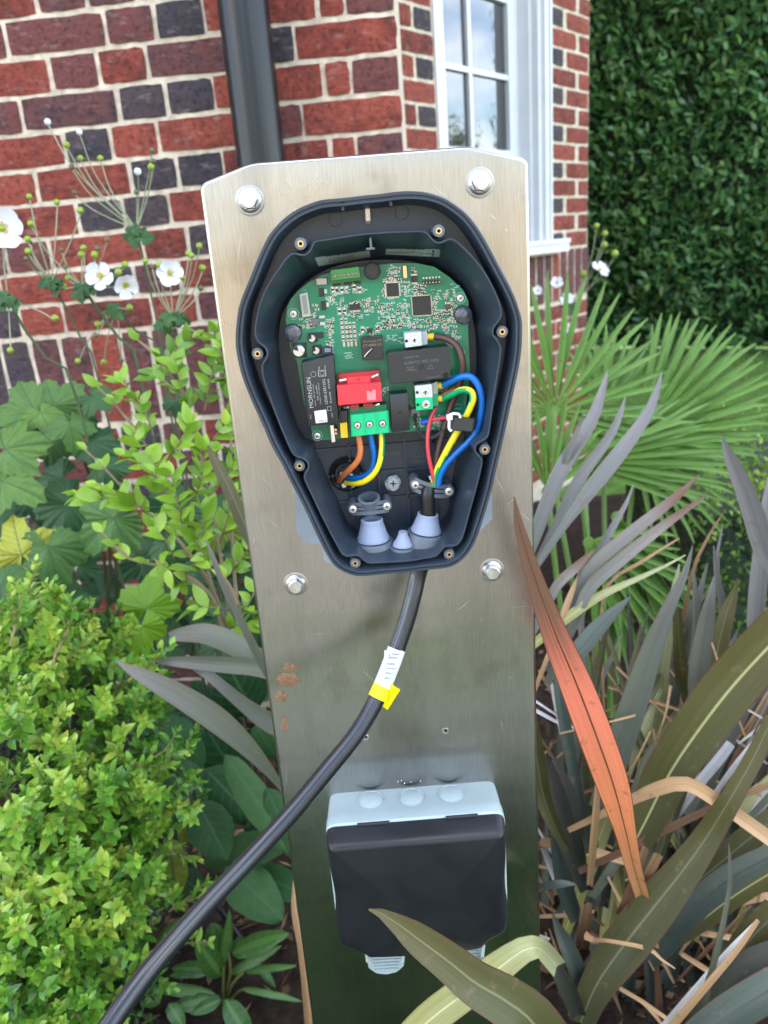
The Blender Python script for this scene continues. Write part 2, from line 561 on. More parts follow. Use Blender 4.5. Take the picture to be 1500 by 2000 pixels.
g.build('wall', M_MORT, house)
g = MB()      # the rest of the shell
wbox(g, LW, -7, -1.75, -.30, -.001, 0, 2.5)
wbox(g, LW, -7, CS, -.30, -.001, 2.5, 5.6)
wbox(g, BW, -.30, 1.375, -.30, -.001, 2.9, 5.6)
wbox(g, BW, -.30, .150, -.30, -.001, 2.5, 2.9)
wbox(g, BW, 1.0, 1.375, -.30, -.001, 2.5, 2.9)
EX = wpt(BW, 1.375, 0, 0)
g.box((CX.x - .16, 2.6, 2.8), (.3, 1.4, 5.6))
g.box((EX.x - .16, (EX.y + 9.5) / 2 + .12, 2.8), (.3, 9.5 - EX.y - .25, 5.6))
g.box((-2.95, 9.5, 2.8), (8.2, .3, 5.6))
g.box((-6.9, 5.9, 2.8), (.3, 7.1, 5.6))
g.build('wall', M_BRICKWORK, house)
g = MB()
for _none in ():
    pass
rv = [(-7.5, 1.45, 5.5), (1.7, 1.45, 5.5), (1.7, 10, 5.5), (-7.5, 10, 5.5), (-4.2, 5.7, 8.2), (-1.6, 5.7, 8.2)]
g.add(rv, [(0, 1, 5, 4), (1, 2, 5), (2, 3, 4, 5), (3, 0, 4), (3, 2, 1, 0)])
g.build('roof', M_ROOF, house, ang=0)
g = MB()
g.box((0.4, 4.6, 1.2), (1.0, .1, 3.5))
g.build('room_wall', M_DARK, house)

def brick_mesh(L, H, seed, ragged=.0015):
    rr = random.Random(seed)
    mb = MB()
    nx, nzz = (6, 3) if L >= H else (3, 6)
    vs_ = []
    for j in range(nzz + 1):
        for i in range(nx + 1):
            x = -L / 2 + L * i / nx; z = -H / 2 + H * j / nzz
            ex = i in (0, nx); ez = j in (0, nzz)
            if ex: x += rr.uniform(-ragged, ragged)
            if ez: z += rr.uniform(-ragged, ragged)
            if ex and ez:
                x *= 1 - .0025 / L; z *= 1 - .0025 / H
            y = -.0005 - rr.uniform(0, .0016) + (.0022 if (ex or ez) else 0)
            vs_.append((x, y, z))
    fs = [(j * (nx + 1) + i, j * (nx + 1) + i + 1, (j + 1) * (nx + 1) + i + 1, (j + 1) * (nx + 1) + i) for j in range(nzz) for i in range(nx)]
    ring = list(range(nx + 1)) + [(nx + 1) * j + nx for j in range(1, nzz + 1)] + [(nx + 1) * nzz + i for i in range(nx - 1, -1, -1)] + [(nx + 1) * j for j in range(nzz - 1, 0, -1)]
    b = len(vs_)
    vs_ += [(vs_[k][0] * (1 + .001 / L), .02, vs_[k][2] * (1 + .001 / H)) for k in ring]
    n = len(ring)
    fs += [(ring[k], b + k, b + (k + 1) % n, ring[(k + 1) % n]) for k in range(n)]
    mb.add(vs_, fs)
    return mb.mesh('brick', [M_RED], ang=50)
BM = {}
for nm, (L, H) in {'S': (.2115, .0632), 'H': (.0985, .0632), 'C': (.044, .0632), 'V': (.0645, .213)}.items():
    BM[nm] = [brick_mesh(L, H, 31 * k + hash_) for k, hash_ in zip(range(5), (1, 2, 3, 4, 5))]
bulk = MB()
nbrick = [0]
rb = random.Random(77)
def hidden(px, py):
    return 420 < px < 1010 and py > 330
def lay(base, kind, s, z, colr, sx=1.0):
    P = wpt(base, s, rb.uniform(-.0012, .0016), z)
    ang = math.atan2(base[1].y, base[1].x)
    M = Matrix.Translation(P) @ Matrix.Rotation(ang, 4, 'Z') @ Matrix.Rotation(rb.uniform(-.006, .006), 4, 'Y') @ Matrix.Diagonal((sx, 1, rb.choice((1, 1)), 1))
    me = rb.choice(BM[kind])
    px, py, zz = proj(P)
    if -60 < px < 1560 and -60 < py < 1290 and not hidden(px, py) and nbrick[0] < 299:
        nbrick[0] += 1
        o = bpy.data.objects.new('brick', me)
        COL.objects.link(o)
        o.parent = house
        o.matrix_basis = Matrix.Translation(-WL[house.name]) @ M
        o.material_slots[0].link = 'OBJECT'
        o.material_slots[0].material = colr
    else:
        bulk.add([M @ v.co for v in me.vertices], [tuple(p.vertices) for p in me.polygons], {M_RED: 0, M_PURP: 1, M_BLUE: 2}[colr])
def cS():
    return rb.choices((M_RED, M_PURP), (.86, .14))[0]
def cH():
    return rb.choices((M_BLUE, M_PURP, M_RED), (.50, .40, .10))[0]
def course(base, z, s_left, s_right, s0, slope):
    """stretcher + two headers, repeating; s0 = left end of one stretcher"""
    k = math.floor((s_left - s0) / .439) - 1
    while True:
        a = s0 + k * .439
        if a > s_right:
            break
        for kind, c, w in (('S', .1105, .2215), ('H', .2765, .1085), ('H', .385, .1085)):
            x = a + c
            l, r_ = x - w / 2, x + w / 2
            if l >= s_left - .02 and r_ <= s_right + .012:
                lay(base, kind, x, z + slope * (x + .37), cS() if kind == 'S' else cH())
            elif l < s_right - .03 and r_ > s_right and kind:
                ww = s_right - l
                lay(base, 'S' if ww > .12 else 'H', l + ww / 2 - .004, z + slope * (x + .37), cS(), (ww - .010) / (.2115 if ww > .12 else .0985))
        k += 1
Z0 = 1.1132
SL = .016
for k in range(19):
    zc = Z0 + .0733 * (k + .5)
    row = k - 7          # k=7 -> stretcher starting at s=-.733 (second course from the top of the photograph)
    even = (k % 2 == 0)
    course(LW, zc, -1.72, -.20, -.733 if even else -.433, SL)
    # right of the pipe, up to the corner: alternate corner stretcher / corner header with closer
    zr = zc + SL * .4
    if not even:
        lay(LW, 'S', .108 - .1075, zr, M_RED); lay(LW, 'H', -.161, zr, cH())
    else:
        lay(LW, 'H', .056, zr, M_PURP if rb.random() < .8 else M_RED); lay(LW, 'C', -.0245, zr, M_RED, 1.1)
        lay(LW, 'S', -.125, zr, M_RED, .62)
for k in range(-11, 14):
    s = -.907 + .0755 * k + .0755
    if -1.7 < s < .09:
        lay(LW, 'V', s + .037, 1.0 + SL * (s + .37), rb.choice((M_PURP, M_PURP, M_BLUE, M_RED)))
for k in range(11):
    course(LW, .883 - .0733 * (k + .5), -1.72, .105, -.733 if k % 2 else -.433, SL)
# canted bay wall
for k in range(-1, 16):
    zc = 1.2545 + .0748 * (k + .5)
    for s, kind in ((((.09, 'H'), (-.025, 'H'), (-.14, 'S')) if k % 2 else ((.036, 'S'),))):
        lay(BW, kind, s, zc + .006, M_RED if kind == 'S' else (M_BLUE if s > .05 else M_RED))
    for s, kind, c in ((((1.064, 'H', M_BLUE), (1.255, 'S', M_RED)) if k % 2 else ((1.127, 'S', M_RED), (1.318, 'H', M_RED)))):
        lay(BW, kind, s + .002, zc, c)
for k in range(19):
    s = 1.35 - .0755 * k
    if s > -.1:
        lay(BW, 'V', s, 1.066 if s > 1.07 else 1.05, rb.choice((M_PURP, M_RED, M_PURP)))
for k in range(11):
    zc = .93 - .0748 * (k + .5)
    for q in range(7):
        s = 1.375 - .11 - q * .2215 - (.11 if k % 2 else 0)
        if s > -.15:
            lay(BW, 'S', s, zc, cS())
    if k % 2:
        lay(BW, 'H', 1.32, zc, cH())
o = bulk.build('brickwork', [M_RED, M_PURP, M_BLUE], house)
o['kind'] = 'stuff'
# air brick low in the wall
g = MB()
wbox(g, LW, -.93, -.715, -.02, .002, .30, .372)
for i in range(9):
    for j in range(3):
        wbox(g, LW, -.918 + i * .0225, -.908 + i * .0225, .0015, .0028, .308 + j * .021, .320 + j * .021, 1)
g.build('air_brick', [M_RED, M_DARK], house)

# sash window
g = MB()
for s0, s1, n0, n1 in ((.150, .205, -.14, .004), (.945, 1.0, -.14, .004), (.915, .945, -.14, -.014), (.205, .225, -.14, -.02), (.895, .915, -.14, -.045)):
    wbox(g, BW, s0, s1, n0, n1, 1.215, 2.86)
wbox(g, BW, .978, .992, .004, .012, 1.215, 2.86)
wbox(g, BW, .15, 1.0, -.14, .004, 2.86, 2.93)
win = g.build('window', M_WHITE, house, loc=wpt(BW, .57, 0, 1.2))
g = MB()
wbox(g, BW, .085, 1.068, -.15, .055, 1.168, 1.222)
wbox(g, BW, .085, 1.068, .0, .062, 1.205, 1.2235)
g.build('sill', M_WHITE, win)
g = MB()
for s0, s1 in ((.20, .248), (.818, .897)):
    wbox(g, BW, s0, s1, -.145, -.098, 1.23, 2.86)
for z0, z1 in ((1.23, 1.27), (1.535, 1.60), (2.15, 2.20), (2.80, 2.86)):
    wbox(g, BW, .20, .897, -.143, -.100, z0, z1)
g.build('sash', M_WHITE, win)
for z in (1.880, 2.49):
    g = MB(); wbox(g, BW, .248, .818, -.138, -.102, z - .010, z + .010); g.build('glazing_bar', M_WHITE, win)
for z0, z1 in ((1.27, 1.535), (1.60, 2.15), (2.2, 2.8)):
    g = MB(); wbox(g, BW, .523, .545, -.137, -.103, z0, z1); g.build('glazing_bar', M_WHITE, win)
for z0, z1 in ((1.27, 1.535), (1.60, 1.870), (1.890, 2.15), (2.2, 2.48), (2.50, 2.8)):
    for s0, s1 in ((.248, .523), (.545, .818)):
        g = MB(); wbox(g, BW, s0, s1, -.122, -.118, z0, z1); g.build('pane', M_GLASS, win)

# downpipe
DPX, DPY = -.198, 1.775
dp = thing('drainpipe', 'thick glossy black drainpipe running down the brick wall', 'drainpipe', (DPX, DPY, 0))
g = MB()
g.lathe([(.051, 0), (.051, 2.0), (.0505, 3.6), (.051, 5.4)], (DPX, DPY, 0.02), (0, 0, 1), 32, 0, True, True)
g.build('pipe', M_IRON, dp)
g = MB()
g.lathe([(.053, 0), (.058, .004), (.058, .07), (.053, .08)], (DPX, DPY, .72), (0, 0, 1), 32, 0, True, True)
g.box((DPX, DPY + .045, .755), (.17, .012, .03))
g.build('collar', M_IRON, dp)

# ------------------------------------------------------------------ stainless post
m = bpy.data.materials.new('brushed_stainless')
nd, lk, bs = nodes(m)
bs.inputs['Metallic'].default_value = 1
bs.inputs['Base Color'].default_value = (.60, .585, .56, 1)
t = nd.new('ShaderNodeTexCoord')
def nzs(scale, st, detail=4):
    p = nd.new('ShaderNodeMapping'); p.inputs['Scale'].default_value = st
    lk.new(t.outputs['Object'], p.inputs[0])
    n = nd.new('ShaderNodeTexNoise'); n.inputs['Scale'].default_value = scale; n.inputs['Detail'].default_value = detail
    lk.new(p.outputs[0], n.inputs['Vector'])
    return n
na = nzs(1500, (1, 1, .03)); nb = nzs(9, (1, 1, .8)); nc = nzs(7, (.5, 1, 1.3), 3)
mr = nd.new('ShaderNodeMapRange'); mr.inputs['To Min'].default_value = .15; mr.inputs['To Max'].default_value = .44
lk.new(nb.outputs['Fac'], mr.inputs[0]); lk.new(mr.outputs[0], bs.inputs['Roughness'])
r_ = ramp(nd, [(.3, (.36, .35, .335)), (.7, (.46, .45, .43))])
lk.new(na.outputs['Fac'], r_.inputs[0])
nr_ = nzs(14, (1, 1, .12), 6); ns_ = nzs(26, (1, 1, 1), 8)
sm = ramp(nd, [(.36, (.80, .79, .76)), (.52, (1, 1, 1)), (.72, (1, 1, 1)), (.80, (1.1, 1.1, 1.1))])
lk.new(nr_.outputs['Fac'], sm.inputs[0])
sm2 = ramp(nd, [(.30, (.86, .85, .83)), (.42, (1, 1, 1))])
lk.new(ns_.outputs['Fac'], sm2.inputs[0])
mq = nd.new('ShaderNodeMixRGB'); mq.blend_type = 'MULTIPLY'; mq.inputs[0].default_value = 1
mq2 = nd.new('ShaderNodeMixRGB'); mq2.blend_type = 'MULTIPLY'; mq2.inputs[0].default_value = 1
lk.new(r_.outputs[0], mq.inputs[1]); lk.new(sm.outputs[0], mq.inputs[2])
lk.new(mq.outputs[0], mq2.inputs[1]); lk.new(sm2.outputs[0], mq2.inputs[2])
lk.new(mq2.outputs[0], bs.inputs['Base Color'])
b1 = nd.new('ShaderNodeBump'); b1.inputs['Strength'].default_value = .10; b1.inputs['Distance'].default_value = .0004
b2 = nd.new('ShaderNodeBump'); b2.inputs['Strength'].default_value = .42; b2.inputs['Distance'].default_value = .003
lk.new(nc.outputs['Fac'], b2.inputs['Height'])
lk.new(na.outputs['Fac'], b1.inputs['Height']); lk.new(b2.outputs[0], b1.inputs['Normal']); lk.new(b1.outputs[0], bs.inputs['Normal'])
bs.inputs['Anisotropic'].default_value = .55
tg = nd.new('ShaderNodeTangent'); tg.direction_type = 'RADIAL'; tg.axis = 'X'
M_STEEL = m
M_BOLT = mat('zinc_bolt', (.62, .62, .62), .36, 1, var=.2, scale=180, bump=.35, bscale=700, bdist=.0004)
M_GRIME = mat('sealant_ring', (.40, .395, .385), .40, 1, var=.12, scale=90)
M_RUST = mat('dried_glue_stain', (.21, .12, .065), .85, var=.35, scale=300, bump=1, bscale=500, bdist=.0006)
M_SCR = mat('bright_scratch', (.75, .75, .73), .4, .6)

XZ = lambda x, z, w=0: Vector((x, YP - w, z))
post = thing('charging_post', 'brushed stainless steel post with clipped top corners and four bolts', 'post', (0.003, YP + .03, 0))
front = [(-.1305, 0.0), (.1330, 0.0), (.1322, .40), (.1307, 1.3045), (.0858, 1.3166), (-.079, 1.3172), (-.1197, 1.3055), (-.1268, .43)]
def rounded(poly, r_, n=4):
    out = []
    L = len(poly)
    for i in range(L):
        p = Vector(poly[i]); a = (Vector(poly[i - 1]) - p); b = (Vector(poly[(i + 1) % L]) - p)
        ra = min(r_, a.length * .4); rb_ = min(r_, b.length * .4)
        p0 = p + a.normalized() * ra; p2 = p + b.normalized() * rb_
        for k in range(n + 1):
            u = k / n
            out.append(p0 * (1 - u) ** 2 + p * 2 * u * (1 - u) + p2 * u * u)
    return out
def off2(loop, d):
    """inward offset of an XZ loop"""
    L = len(loop)
    A = sum(loop[i - 1].x * loop[i].y - loop[i].x * loop[i - 1].y for i in range(L))
    s_ = 1 if A > 0 else -1
    out = []
    for i in range(L):
        t_ = loop[(i + 1) % L] - loop[i - 1]
        n_ = Vector((-t_.y, t_.x)).normalized() * s_
        out.append(loop[i] + n_ * d)
    return out
fl = rounded(front, .006)
g = MB()
g.rings([[XZ(p.x, p.y, -w) for p in off2(fl, d)] for d, w in ((.0, .09), (0, .0035), (.0004, .0018), (.0014, .0006), (.0028, .0001))])
holes = []
for hx, hy in ((714, 1440), (870, 1427)):
    P = pu(hx, hy)
    holes.append([Vector((P.x + .0019 * math.cos(a), YP, P.z + .0019 * math.sin(a))) for a in [2 * math.pi * k / 14 for k in range(14)]])
lp = [XZ(p.x, p.y, -.0001) for p in off2(fl, .0028)]
g.flat([lp] + holes)
for h in holes:
    g.rings([h, [p + Vector((0, .003, 0)) for p in h]], 1)
    c_ = sum(h, Vector()) / len(h)
    g.lathe([(.0019, 0), (.0001, .0001)], c_ + Vector((0, .0045, 0)), (0, -1, 0), 14, 2)
g.build('post_body', [M_STEEL, M_BOLT, M_DARK], post, ang=40, fix=False)
for hx, hy in ((714, 1440), (870, 1427)):
    g = MB(); P = pu(hx, hy)
    g.lathe([(.0019, 0), (.0021, .0006), (.0029, .0007), (.0032, .0001)], P, (0, -1, 0), 18, 0, False, False)
    g.build('hole_rim', M_BOLT, post)
def bolt(px, py, rot, sc_=1.0):
    P = pu(px, py)
    g = MB()
    g.lathe([(.0112, .0002), (.0108, .0004), (.0085, .0005)], P, (0, -1, 0), 28, 0, False, True)
    ring = g.build('sealant_ring', M_GRIME, post)
    g = MB()
    g.lathe([(.0086, .0004), (.0088, .0014), (.0078, .0024), (.0070, .0028)], P, (0, -1, 0), 28, 0, True, True)
    g.lathe([(.0072, .0026), (.0072, .0070), (.0066, .0078)], P, (0, -1, 0), 6, 0, False, True, rot)
    g.lathe([(.0060, .0076), (.0060, .0082), (.0054, .0086)], P, (0, -1, 0), 24, 0, False, True)
    for k in range(9):
        a = k * .7
        g.box(P + Vector((math.cos(a) * .0040, -.0087, math.sin(a) * .0040)), (.0014, .0003, .0004), Matrix.Rotation(-a, 3, 'Y'))
    g.build('bolt', M_BOLT, post, ang=25)
for q in ((488, 392, .3), (937, 357, .1), (578, 1140, .5), (960, 1113, .2)):
    bolt(*q)
def blob(name, cx, cy, rx, ry, mt, parent, w=.0004, seed=1, rag=.35):
    g = MB()
    n = 26
    P = [pu(cx + rx * (1 + rag * noise.noise(Vector((math.cos(a) * 2, math.sin(a) * 2, seed)))) * math.cos(a), cy + ry * (1 + rag * noise.noise(Vector((math.cos(a) * 2, math.sin(a) * 2, seed + 9)))) * math.sin(a), w) for a in [2 * math.pi * k / n for k in range(n)]]
    c_ = sum(P, Vector()) / n
    g.rings([[p + Vector((0, w - .0001, 0)) for p in P], [c_ + (p - c_) * .93 for p in P]], 0, True, False, True)
    return g.build(name, mt, parent)
for q in ((566, 1303, 15, 7, 1), (561, 1328, 22, 13, 3), (549, 1361, 15, 10, 6)):
    blob('glue_stain', *q[:4], M_RUST, post, seed=q[4], rag=.9)
blob('glue_stain', 556, 1414, 7, 15, M_RUST, post, .00015, 8)
rs_ = random.Random(4)
g = MB()
SCRATCH = [((842, 359), (880, 390)), ((1016, 1000), (1040, 1020)), ((890, 1195), (920, 1170)), ((985, 1188), (1040, 1183)), ((470, 455), (462, 520)), ((560, 1490), (558, 1550)), ((700, 1300), (735, 1335)), ((610, 1240), (640, 1236)), ((520, 1010), (548, 1035)), ((500, 920), (540, 960)), ((968, 930), (985, 965)), ((620, 985), (640, 975))]
for _ in range(26):
    x, y = rs_.uniform(470, 1040), rs_.uniform(330, 1480)
    a = rs_.uniform(0, 6.3); l = rs_.uniform(4, 26)
    SCRATCH.append(((x, y), (x + l * math.cos(a), y + l * math.sin(a))))
for (a, b) in SCRATCH:
    A, B = pu(*a, .00012), pu(*b, .00012)
    t_ = (B - A).normalized(); s_ = Vector((-t_.z, 0, t_.x)) * rs_.uniform(.00010, .00022)
    md = (A + B) / 2 + s_ * rs_.uniform(-3, 3)
    g.add([A, md - s_, md + s_, B], [(0, 1, 2), (1, 3, 2)])
o = g.build('scratches', M_SCR, post, fix=False)

# ------------------------------------------------------------------ charger
M_PL = mat('charcoal_plastic', (.032, .046, .068), .32, var=.12, scale=30, bump=.10, bscale=900, spec=.42, bdist=.0003, rvar=.07)
M_PLG = mat('grey_plastic', (.12, .14, .17), .42, var=.1)
M_PLM = mat('mid_grey_plastic', (.095, .12, .155), .40, var=.1)
M_BRASS = mat('brass', (.75, .55, .28), .3, 1)
M_BLACK = mat('black_hole', (.006, .006, .007), .8)
M_PCB = mat('green_solder_mask', (.0, .25, .13), .22, var=.4, scale=45, bump=.25, bscale=260, spec=.5, bdist=.0004, col2=(.0, .18, .10))
M_SILK = mat('white_silkscreen', (.40, .60, .54), .6)
M_CHIP = mat('chip_black', (.018, .018, .02), .42, var=.15, bump=.1, bscale=900)
M_TIN = mat('solder_tin', (.75, .75, .74), .3, 1)
M_RELAY = mat('relay_black', (.020, .021, .024), .36, var=.15, bump=.15, bscale=700, bdist=.0003)
M_REDP = mat('red_plastic', (.72, .035, .055), .30, var=.08)
M_REDT = mat('dark_red_plastic', (.42, .02, .03), .25, var=.08)
M_GRN = mat('green_terminal', (.0, .50, .20), .38, var=.05)
M_GRN2 = mat('green_connector', (.045, .28, .06), .42, var=.05)
M_TERM = mat('light_grey_plastic', (.56, .60, .63), .45, var=.05)
M_YEL = mat('yellow_plastic', (.80, .52, .02), .42, var=.06)
M_GLUE = mat('clear_silicone', (.42, .47, .50), .16, var=.25, scale=260, bump=1, bscale=350, bdist=.001, coat=.6)
M_GROM = mat('pale_blue_rubber', (.25, .31, .45), .55, var=.05)
M_RUB = mat('black_rubber', (.010, .010, .012), .36, var=.15)
M_WO = mat('orange_insulation', (.62, .17, .05), .42, var=.06)
M_WB = mat('blue_insulation', (.0, .13, .52), .36, var=.06)
M_WG = mat('green_insulation', (.0, .34, .12), .38, var=.06)
M_WY = mat('yellow_insulation', (.85, .68, .02), .40, var=.06)
M_WBR = mat('brown_insulation', (.085, .042, .035), .45, var=.08)
M_WR = mat('red_insulation', (.62, .05, .07), .4, var=.06)
M_BLU = mat('blue_sleeve', (.01, .10, .62), .35)
M_STK = mat('grey_sticker', (.34, .42, .42), .5, var=.08)
M_PRINT = mat('dark_print', (.03, .035, .04), .6)
M_LPRINT = mat('light_print', (.44, .45, .46), .6)
M_GPRINT = mat('faint_print', (.13, .135, .14), .6)
M_WSTK = mat('white_sticker', (.74, .76, .78), .5)
M_COPPER = mat('copper', (.7, .33, .18), .3, 1)
M_GOLD = mat('crystal_can', (.62, .52, .34), .28, 1)
M_CAPTOP = mat('capacitor_top', (.55, .58, .64), .3, 1, var=.15)
M_PLATE = mat('grey_plate', (.26, .32, .38), .5)

O_LOOP = [(740,379),(708,382),(676,386),(632,390),(610,396),(580,409),(552,429),(526,458),(506,498),(490,538),(476,572),(466,602),(461,640),(460,670),(464,700),(473,736),(490,780),(510,824),(530,870),(552,910),(568,942),(592,988),(624,1056),(643,1092),(659,1110),(680,1121),(704,1126),(752,1122),(800,1118),(828,1114),(870,1110),(892,1102),(913,1084),(929,1057),(942,1020),(959,964),(970,916),(982,865),(996,800),(1010,736),(1018,690),(1020,652),(1019,620),(1008,584),(994,554),(976,520),(956,482),(936,448),(916,422),(896,404),(868,386),(836,376),(800,373),(770,375)]
I_LOOP = [(740,456),(710,458),(670,464),(632,470),(618,472),(612,478),(608,488),(600,496),(592,499),(584,498),(576,496),(568,498),(558,508),(544,528),(528,552),(516,574),(507,600),(501,630),(499,652),(506,668),(518,678),(523,690),(520,702),(514,711),(513,724),(518,748),(532,788),(548,830),(564,868),(572,884),(580,891),(594,896),(603,906),(602,918),(596,928),(597,939),(608,962),(624,996),(643,1034),(661,1068),(669,1081),(678,1086),(693,1084),(702,1086),(712,1094),(722,1099),(752,1098),(800,1095),(828,1090),(850,1086),(858,1079),(865,1070),(874,1066),(889,1065),(898,1057),(905,1041),(918,993),(930,950),(940,906),(938,895),(930,887),(927,876),(932,866),(948,856),(954,844),(960,800),(970,736),(977,690),(976,677),(970,665),(962,654),(963,640),(972,628),(978,616),(976,598),(966,572),(950,540),(930,512),(910,490),(890,472),(878,468),(868,472),(858,475),(848,472),(840,464),(834,457),(824,453),(800,453),(770,454)]
F_LOOP = [(735,508),(690,512),(645,524),(612,541),(580,568),(556,604),(546,640),(546,690),(556,745),(578,820),(600,862),(618,880),(659,972),(693,1031),(780,1028),(863,1017),(882,940),(893,890),(915,830),(927,760),(930,690),(926,640),(916,600),(896,562),(866,533),(824,515),(780,508)]
chg = thing('car_charger', 'opened charcoal wall charger showing a green circuit board and coloured wires', 'charger', pu(745, 760, 0))
def xz(P):
    return Vector((P.x, P.z))
Lo = [xz(p) for p in catmull([pu(*q, .066) for q in O_LOOP], 3, True)]
Li = [xz(p) for p in catmull([pu(*q, .0675) for q in I_LOOP], 3, True)]
Lf = [xz(p) for p in catmull([pu(*q, .010) for q in F_LOOP], 3, True)]
Y3 = lambda q, w: Vector((q.x, YP - w, q.y))
g = MB()
g.rings([[Y3(p, w) for p in off2(Lo, d)] for d, w in ((.006, .0008), (.003, .058), (.0018, .0605), (.0, .062), (0, .0655), (.0007, .0668), (.0022, .0668), (.0026, .0655), (.0034, .0655), (.0038, .0672), (.0050, .0672), (.0056, .066), (.0078, .043))])
chO = off2(Lo, .0078)
inO = off2(Li, -.0016)
g.flat([[Y3(p, .043) for p in chO], [Y3(p, .043) for p in inO]])
g.rings([[Y3(p, .043) for p in inO], [Y3(p, .0668) for p in off2(Li, -.0010)], [Y3(p, .0675) for p in off2(Li, -.0007)], [Y3(p, .0675) for p in off2(Li, .0002)], [Y3(p, .0668) for p in off2(Li, .0006)]])
case = g.build('casing', M_PL, chg, ang=40, fix=False)
# inner wall lofted down to the back
cc = xz(pu(738, 790, .03))
fang = sorted((math.atan2((p - cc).y, (p - cc).x), (p - cc).length) for p in Lf)
def frad(a):
    n = len(fang)
    for k in range(n):
        a0, r0 = fang[k - 1]; a1, r1 = fang[k]
        if k == 0:
            a0 -= 2 * math.pi
        if a0 <= a <= a1:
            return r0 + (r1 - r0) * (a - a0) / max(a1 - a0, 1e-9)
    a0, r0 = fang[-1]; a1, r1 = fang[0]; a1 += 2 * math.pi
    return r0 + (r1 - r0) * (a - a0) / max(a1 - a0, 1e-9)
top = off2(Li, .0006)
flo = []
for p in top:
    a = math.atan2((p - cc).y, (p - cc).x)
    flo.append(cc + Vector((math.cos(a), math.sin(a))) * min(frad(a), (p - cc).length - .001))
g = MB()
g.rings([[Y3(p.lerp(q, t_ ** .9), .0668 + (.010 - .0668) * t_) for p, q in zip(top, flo)] for t_ in (0, .15, .3, .5, .7, .85, 1)])
g.flat([[Y3(p, .010) for p in flo]])
inner = g.build('inner_shell', M_PL, chg, ang=50, fix=False)
BVH_IN = g.bvh()
def onwall(px, py, lift=.0006):
    d = ray(px, py).normalized()
    h = BVH_IN.ray_cast(CAM, d)
    return (h[0] if h[0] else pu(px, py, .02)) - d * lift
# back ribs
g = MB()
for a, b in (((681, 868), (690, 1020)), ((738, 850), (744, 1026)), ((788, 845), (801, 1026)), ((846, 845), (852, 1012)), ((606, 881), (897, 858)), ((640, 931), (885, 909)), ((662, 982), (876, 962))):
    A, B = pu(*a, .0125), pu(*b, .0125)
    t_ = (B - A).normalized(); n_ = Vector((-t_.z, 0, t_.x)) * .0011
    lo = Vector((0, .003, 0))
    g.add([A - n_, B - n_, B + n_, A + n_, A - n_ + lo, B - n_ + lo, B + n_ + lo, A + n_ + lo], [(0, 1, 2, 3), (0, 4, 5, 1), (3, 2, 6, 7), (0, 3, 7, 4), (1, 5, 6, 2)])
g.build('back_rib', M_PL, chg)
for bx, by in ((587, 476), (857, 451), (981, 648), (503, 691), (585, 910), (947, 878), (694, 1100), (877.5, 1083)):
    P = pu(bx, by, .063)
    g = MB()
    g.lathe([(.0050, -.0205), (.0043, -.001), (.0041, 0), (.0022, 0)], P, (0, -1, 0), 24, 0, False, False)
    bo = g.build('screw_boss', M_PLG, chg)
    g = MB()
    g.lathe([(.0022, -.0002), (.0022, .0004), (.0013, .0004), (.0012, -.006)], P, (0, -1, 0), 20, 0, False, False)
    g.build('brass_insert', M_BRASS, bo)
    g = MB(); g.lathe([(.00125, -.004), (.0001, -.0039)], P, (0, -1, 0), 12); g.build('bore', M_BLACK, bo)
# clips and marks round the channel
def pxbox(mb, quad, w1, w0, m=0, taper=1.0):
    T = [pu(*q, w1) for q in quad]
    c_ = sum(T, Vector()) / 4
    B = [Vector((c_.x + (p.x - c_.x) * taper, YP - w0, c_.z + (p.z - c_.z) * taper)) for p in T]
    mb.add(T + B, [(0, 1, 2, 3), (0, 4, 5, 1), (1, 5, 6, 2), (2, 6, 7, 3), (3, 7, 4, 0)], m)
for q in ((669, 395, 5, 16), (762.5, 386, 5, 16)):
    g = MB(); x, y, w_, h_ = q
    pxbox(g, [(x - w_ / 2, y), (x + w_ / 2, y), (x + w_ / 2 + 1, y + h_), (x - w_ / 2 + 1, y + h_)], .0655, .043)
    g.build('clip_rib', M_PL, chg)
for q in ((472, 672), (476, 698), (482, 716), (1006, 622), (1009, 645), (1008, 670), (749, 1111), (787, 1106), (826, 1103)):
    g = MB(); x, y = q
    pxbox(g, [(x - 4, y - 4), (x + 4, y - 4), (x + 4, y + 4), (x - 4, y + 4)], .052, .043)
    g.build('clip_rib', M_PL, chg)
g = MB()
slot = [(711.5, 398), (714, 395), (720, 395), (723, 398), (725, 434), (722, 438), (716, 438), (713, 434)]
S0 = [pu(*q, .045) for q in slot]; c_ = sum(S0, Vector()) / 8
g.rings([[p + Vector((0, .0015, 0)) for p in S0], S0, [c_ + (p - c_) * .72 + Vector((0, .0006, 0)) for p in S0]], 0, True, False, False)
g.add([c_ + (p - c_) * .72 + Vector((0, .0006, 0)) for p in S0], [tuple(range(8))], 1)
g.build('light_slot', [M_PLG, M_STEEL], chg)
g = MB()
pxbox(g, [(720.5, 458), (725, 458), (727, 484), (722.5, 484)], .062, .035)
pxbox(g, [(715, 484), (732, 483), (732, 487), (715, 488)], .062, .040)
g.build('light_bracket', M_PLG, chg)
def disc_mark(px, py, r_, w):
    g = MB(); P = pu(px, py, w)
    g.lathe([(r_, -.0001), (r_ * .97, .00015), (r_ * .9, .00015), (r_ * .87, -.0001)], P, (0, -1, 0), 24, 0, False, False)
    return g
for q in ((655, 428, .0052), (785, 415, .0052), (530, 510, .0035), (919, 474, .0033), (985, 582, .0033), (520, 797, .0025), (983, 752, .0028), (963, 845, .0026)):
    disc_mark(*q, .0432).build('mould_mark', M_PL, chg)
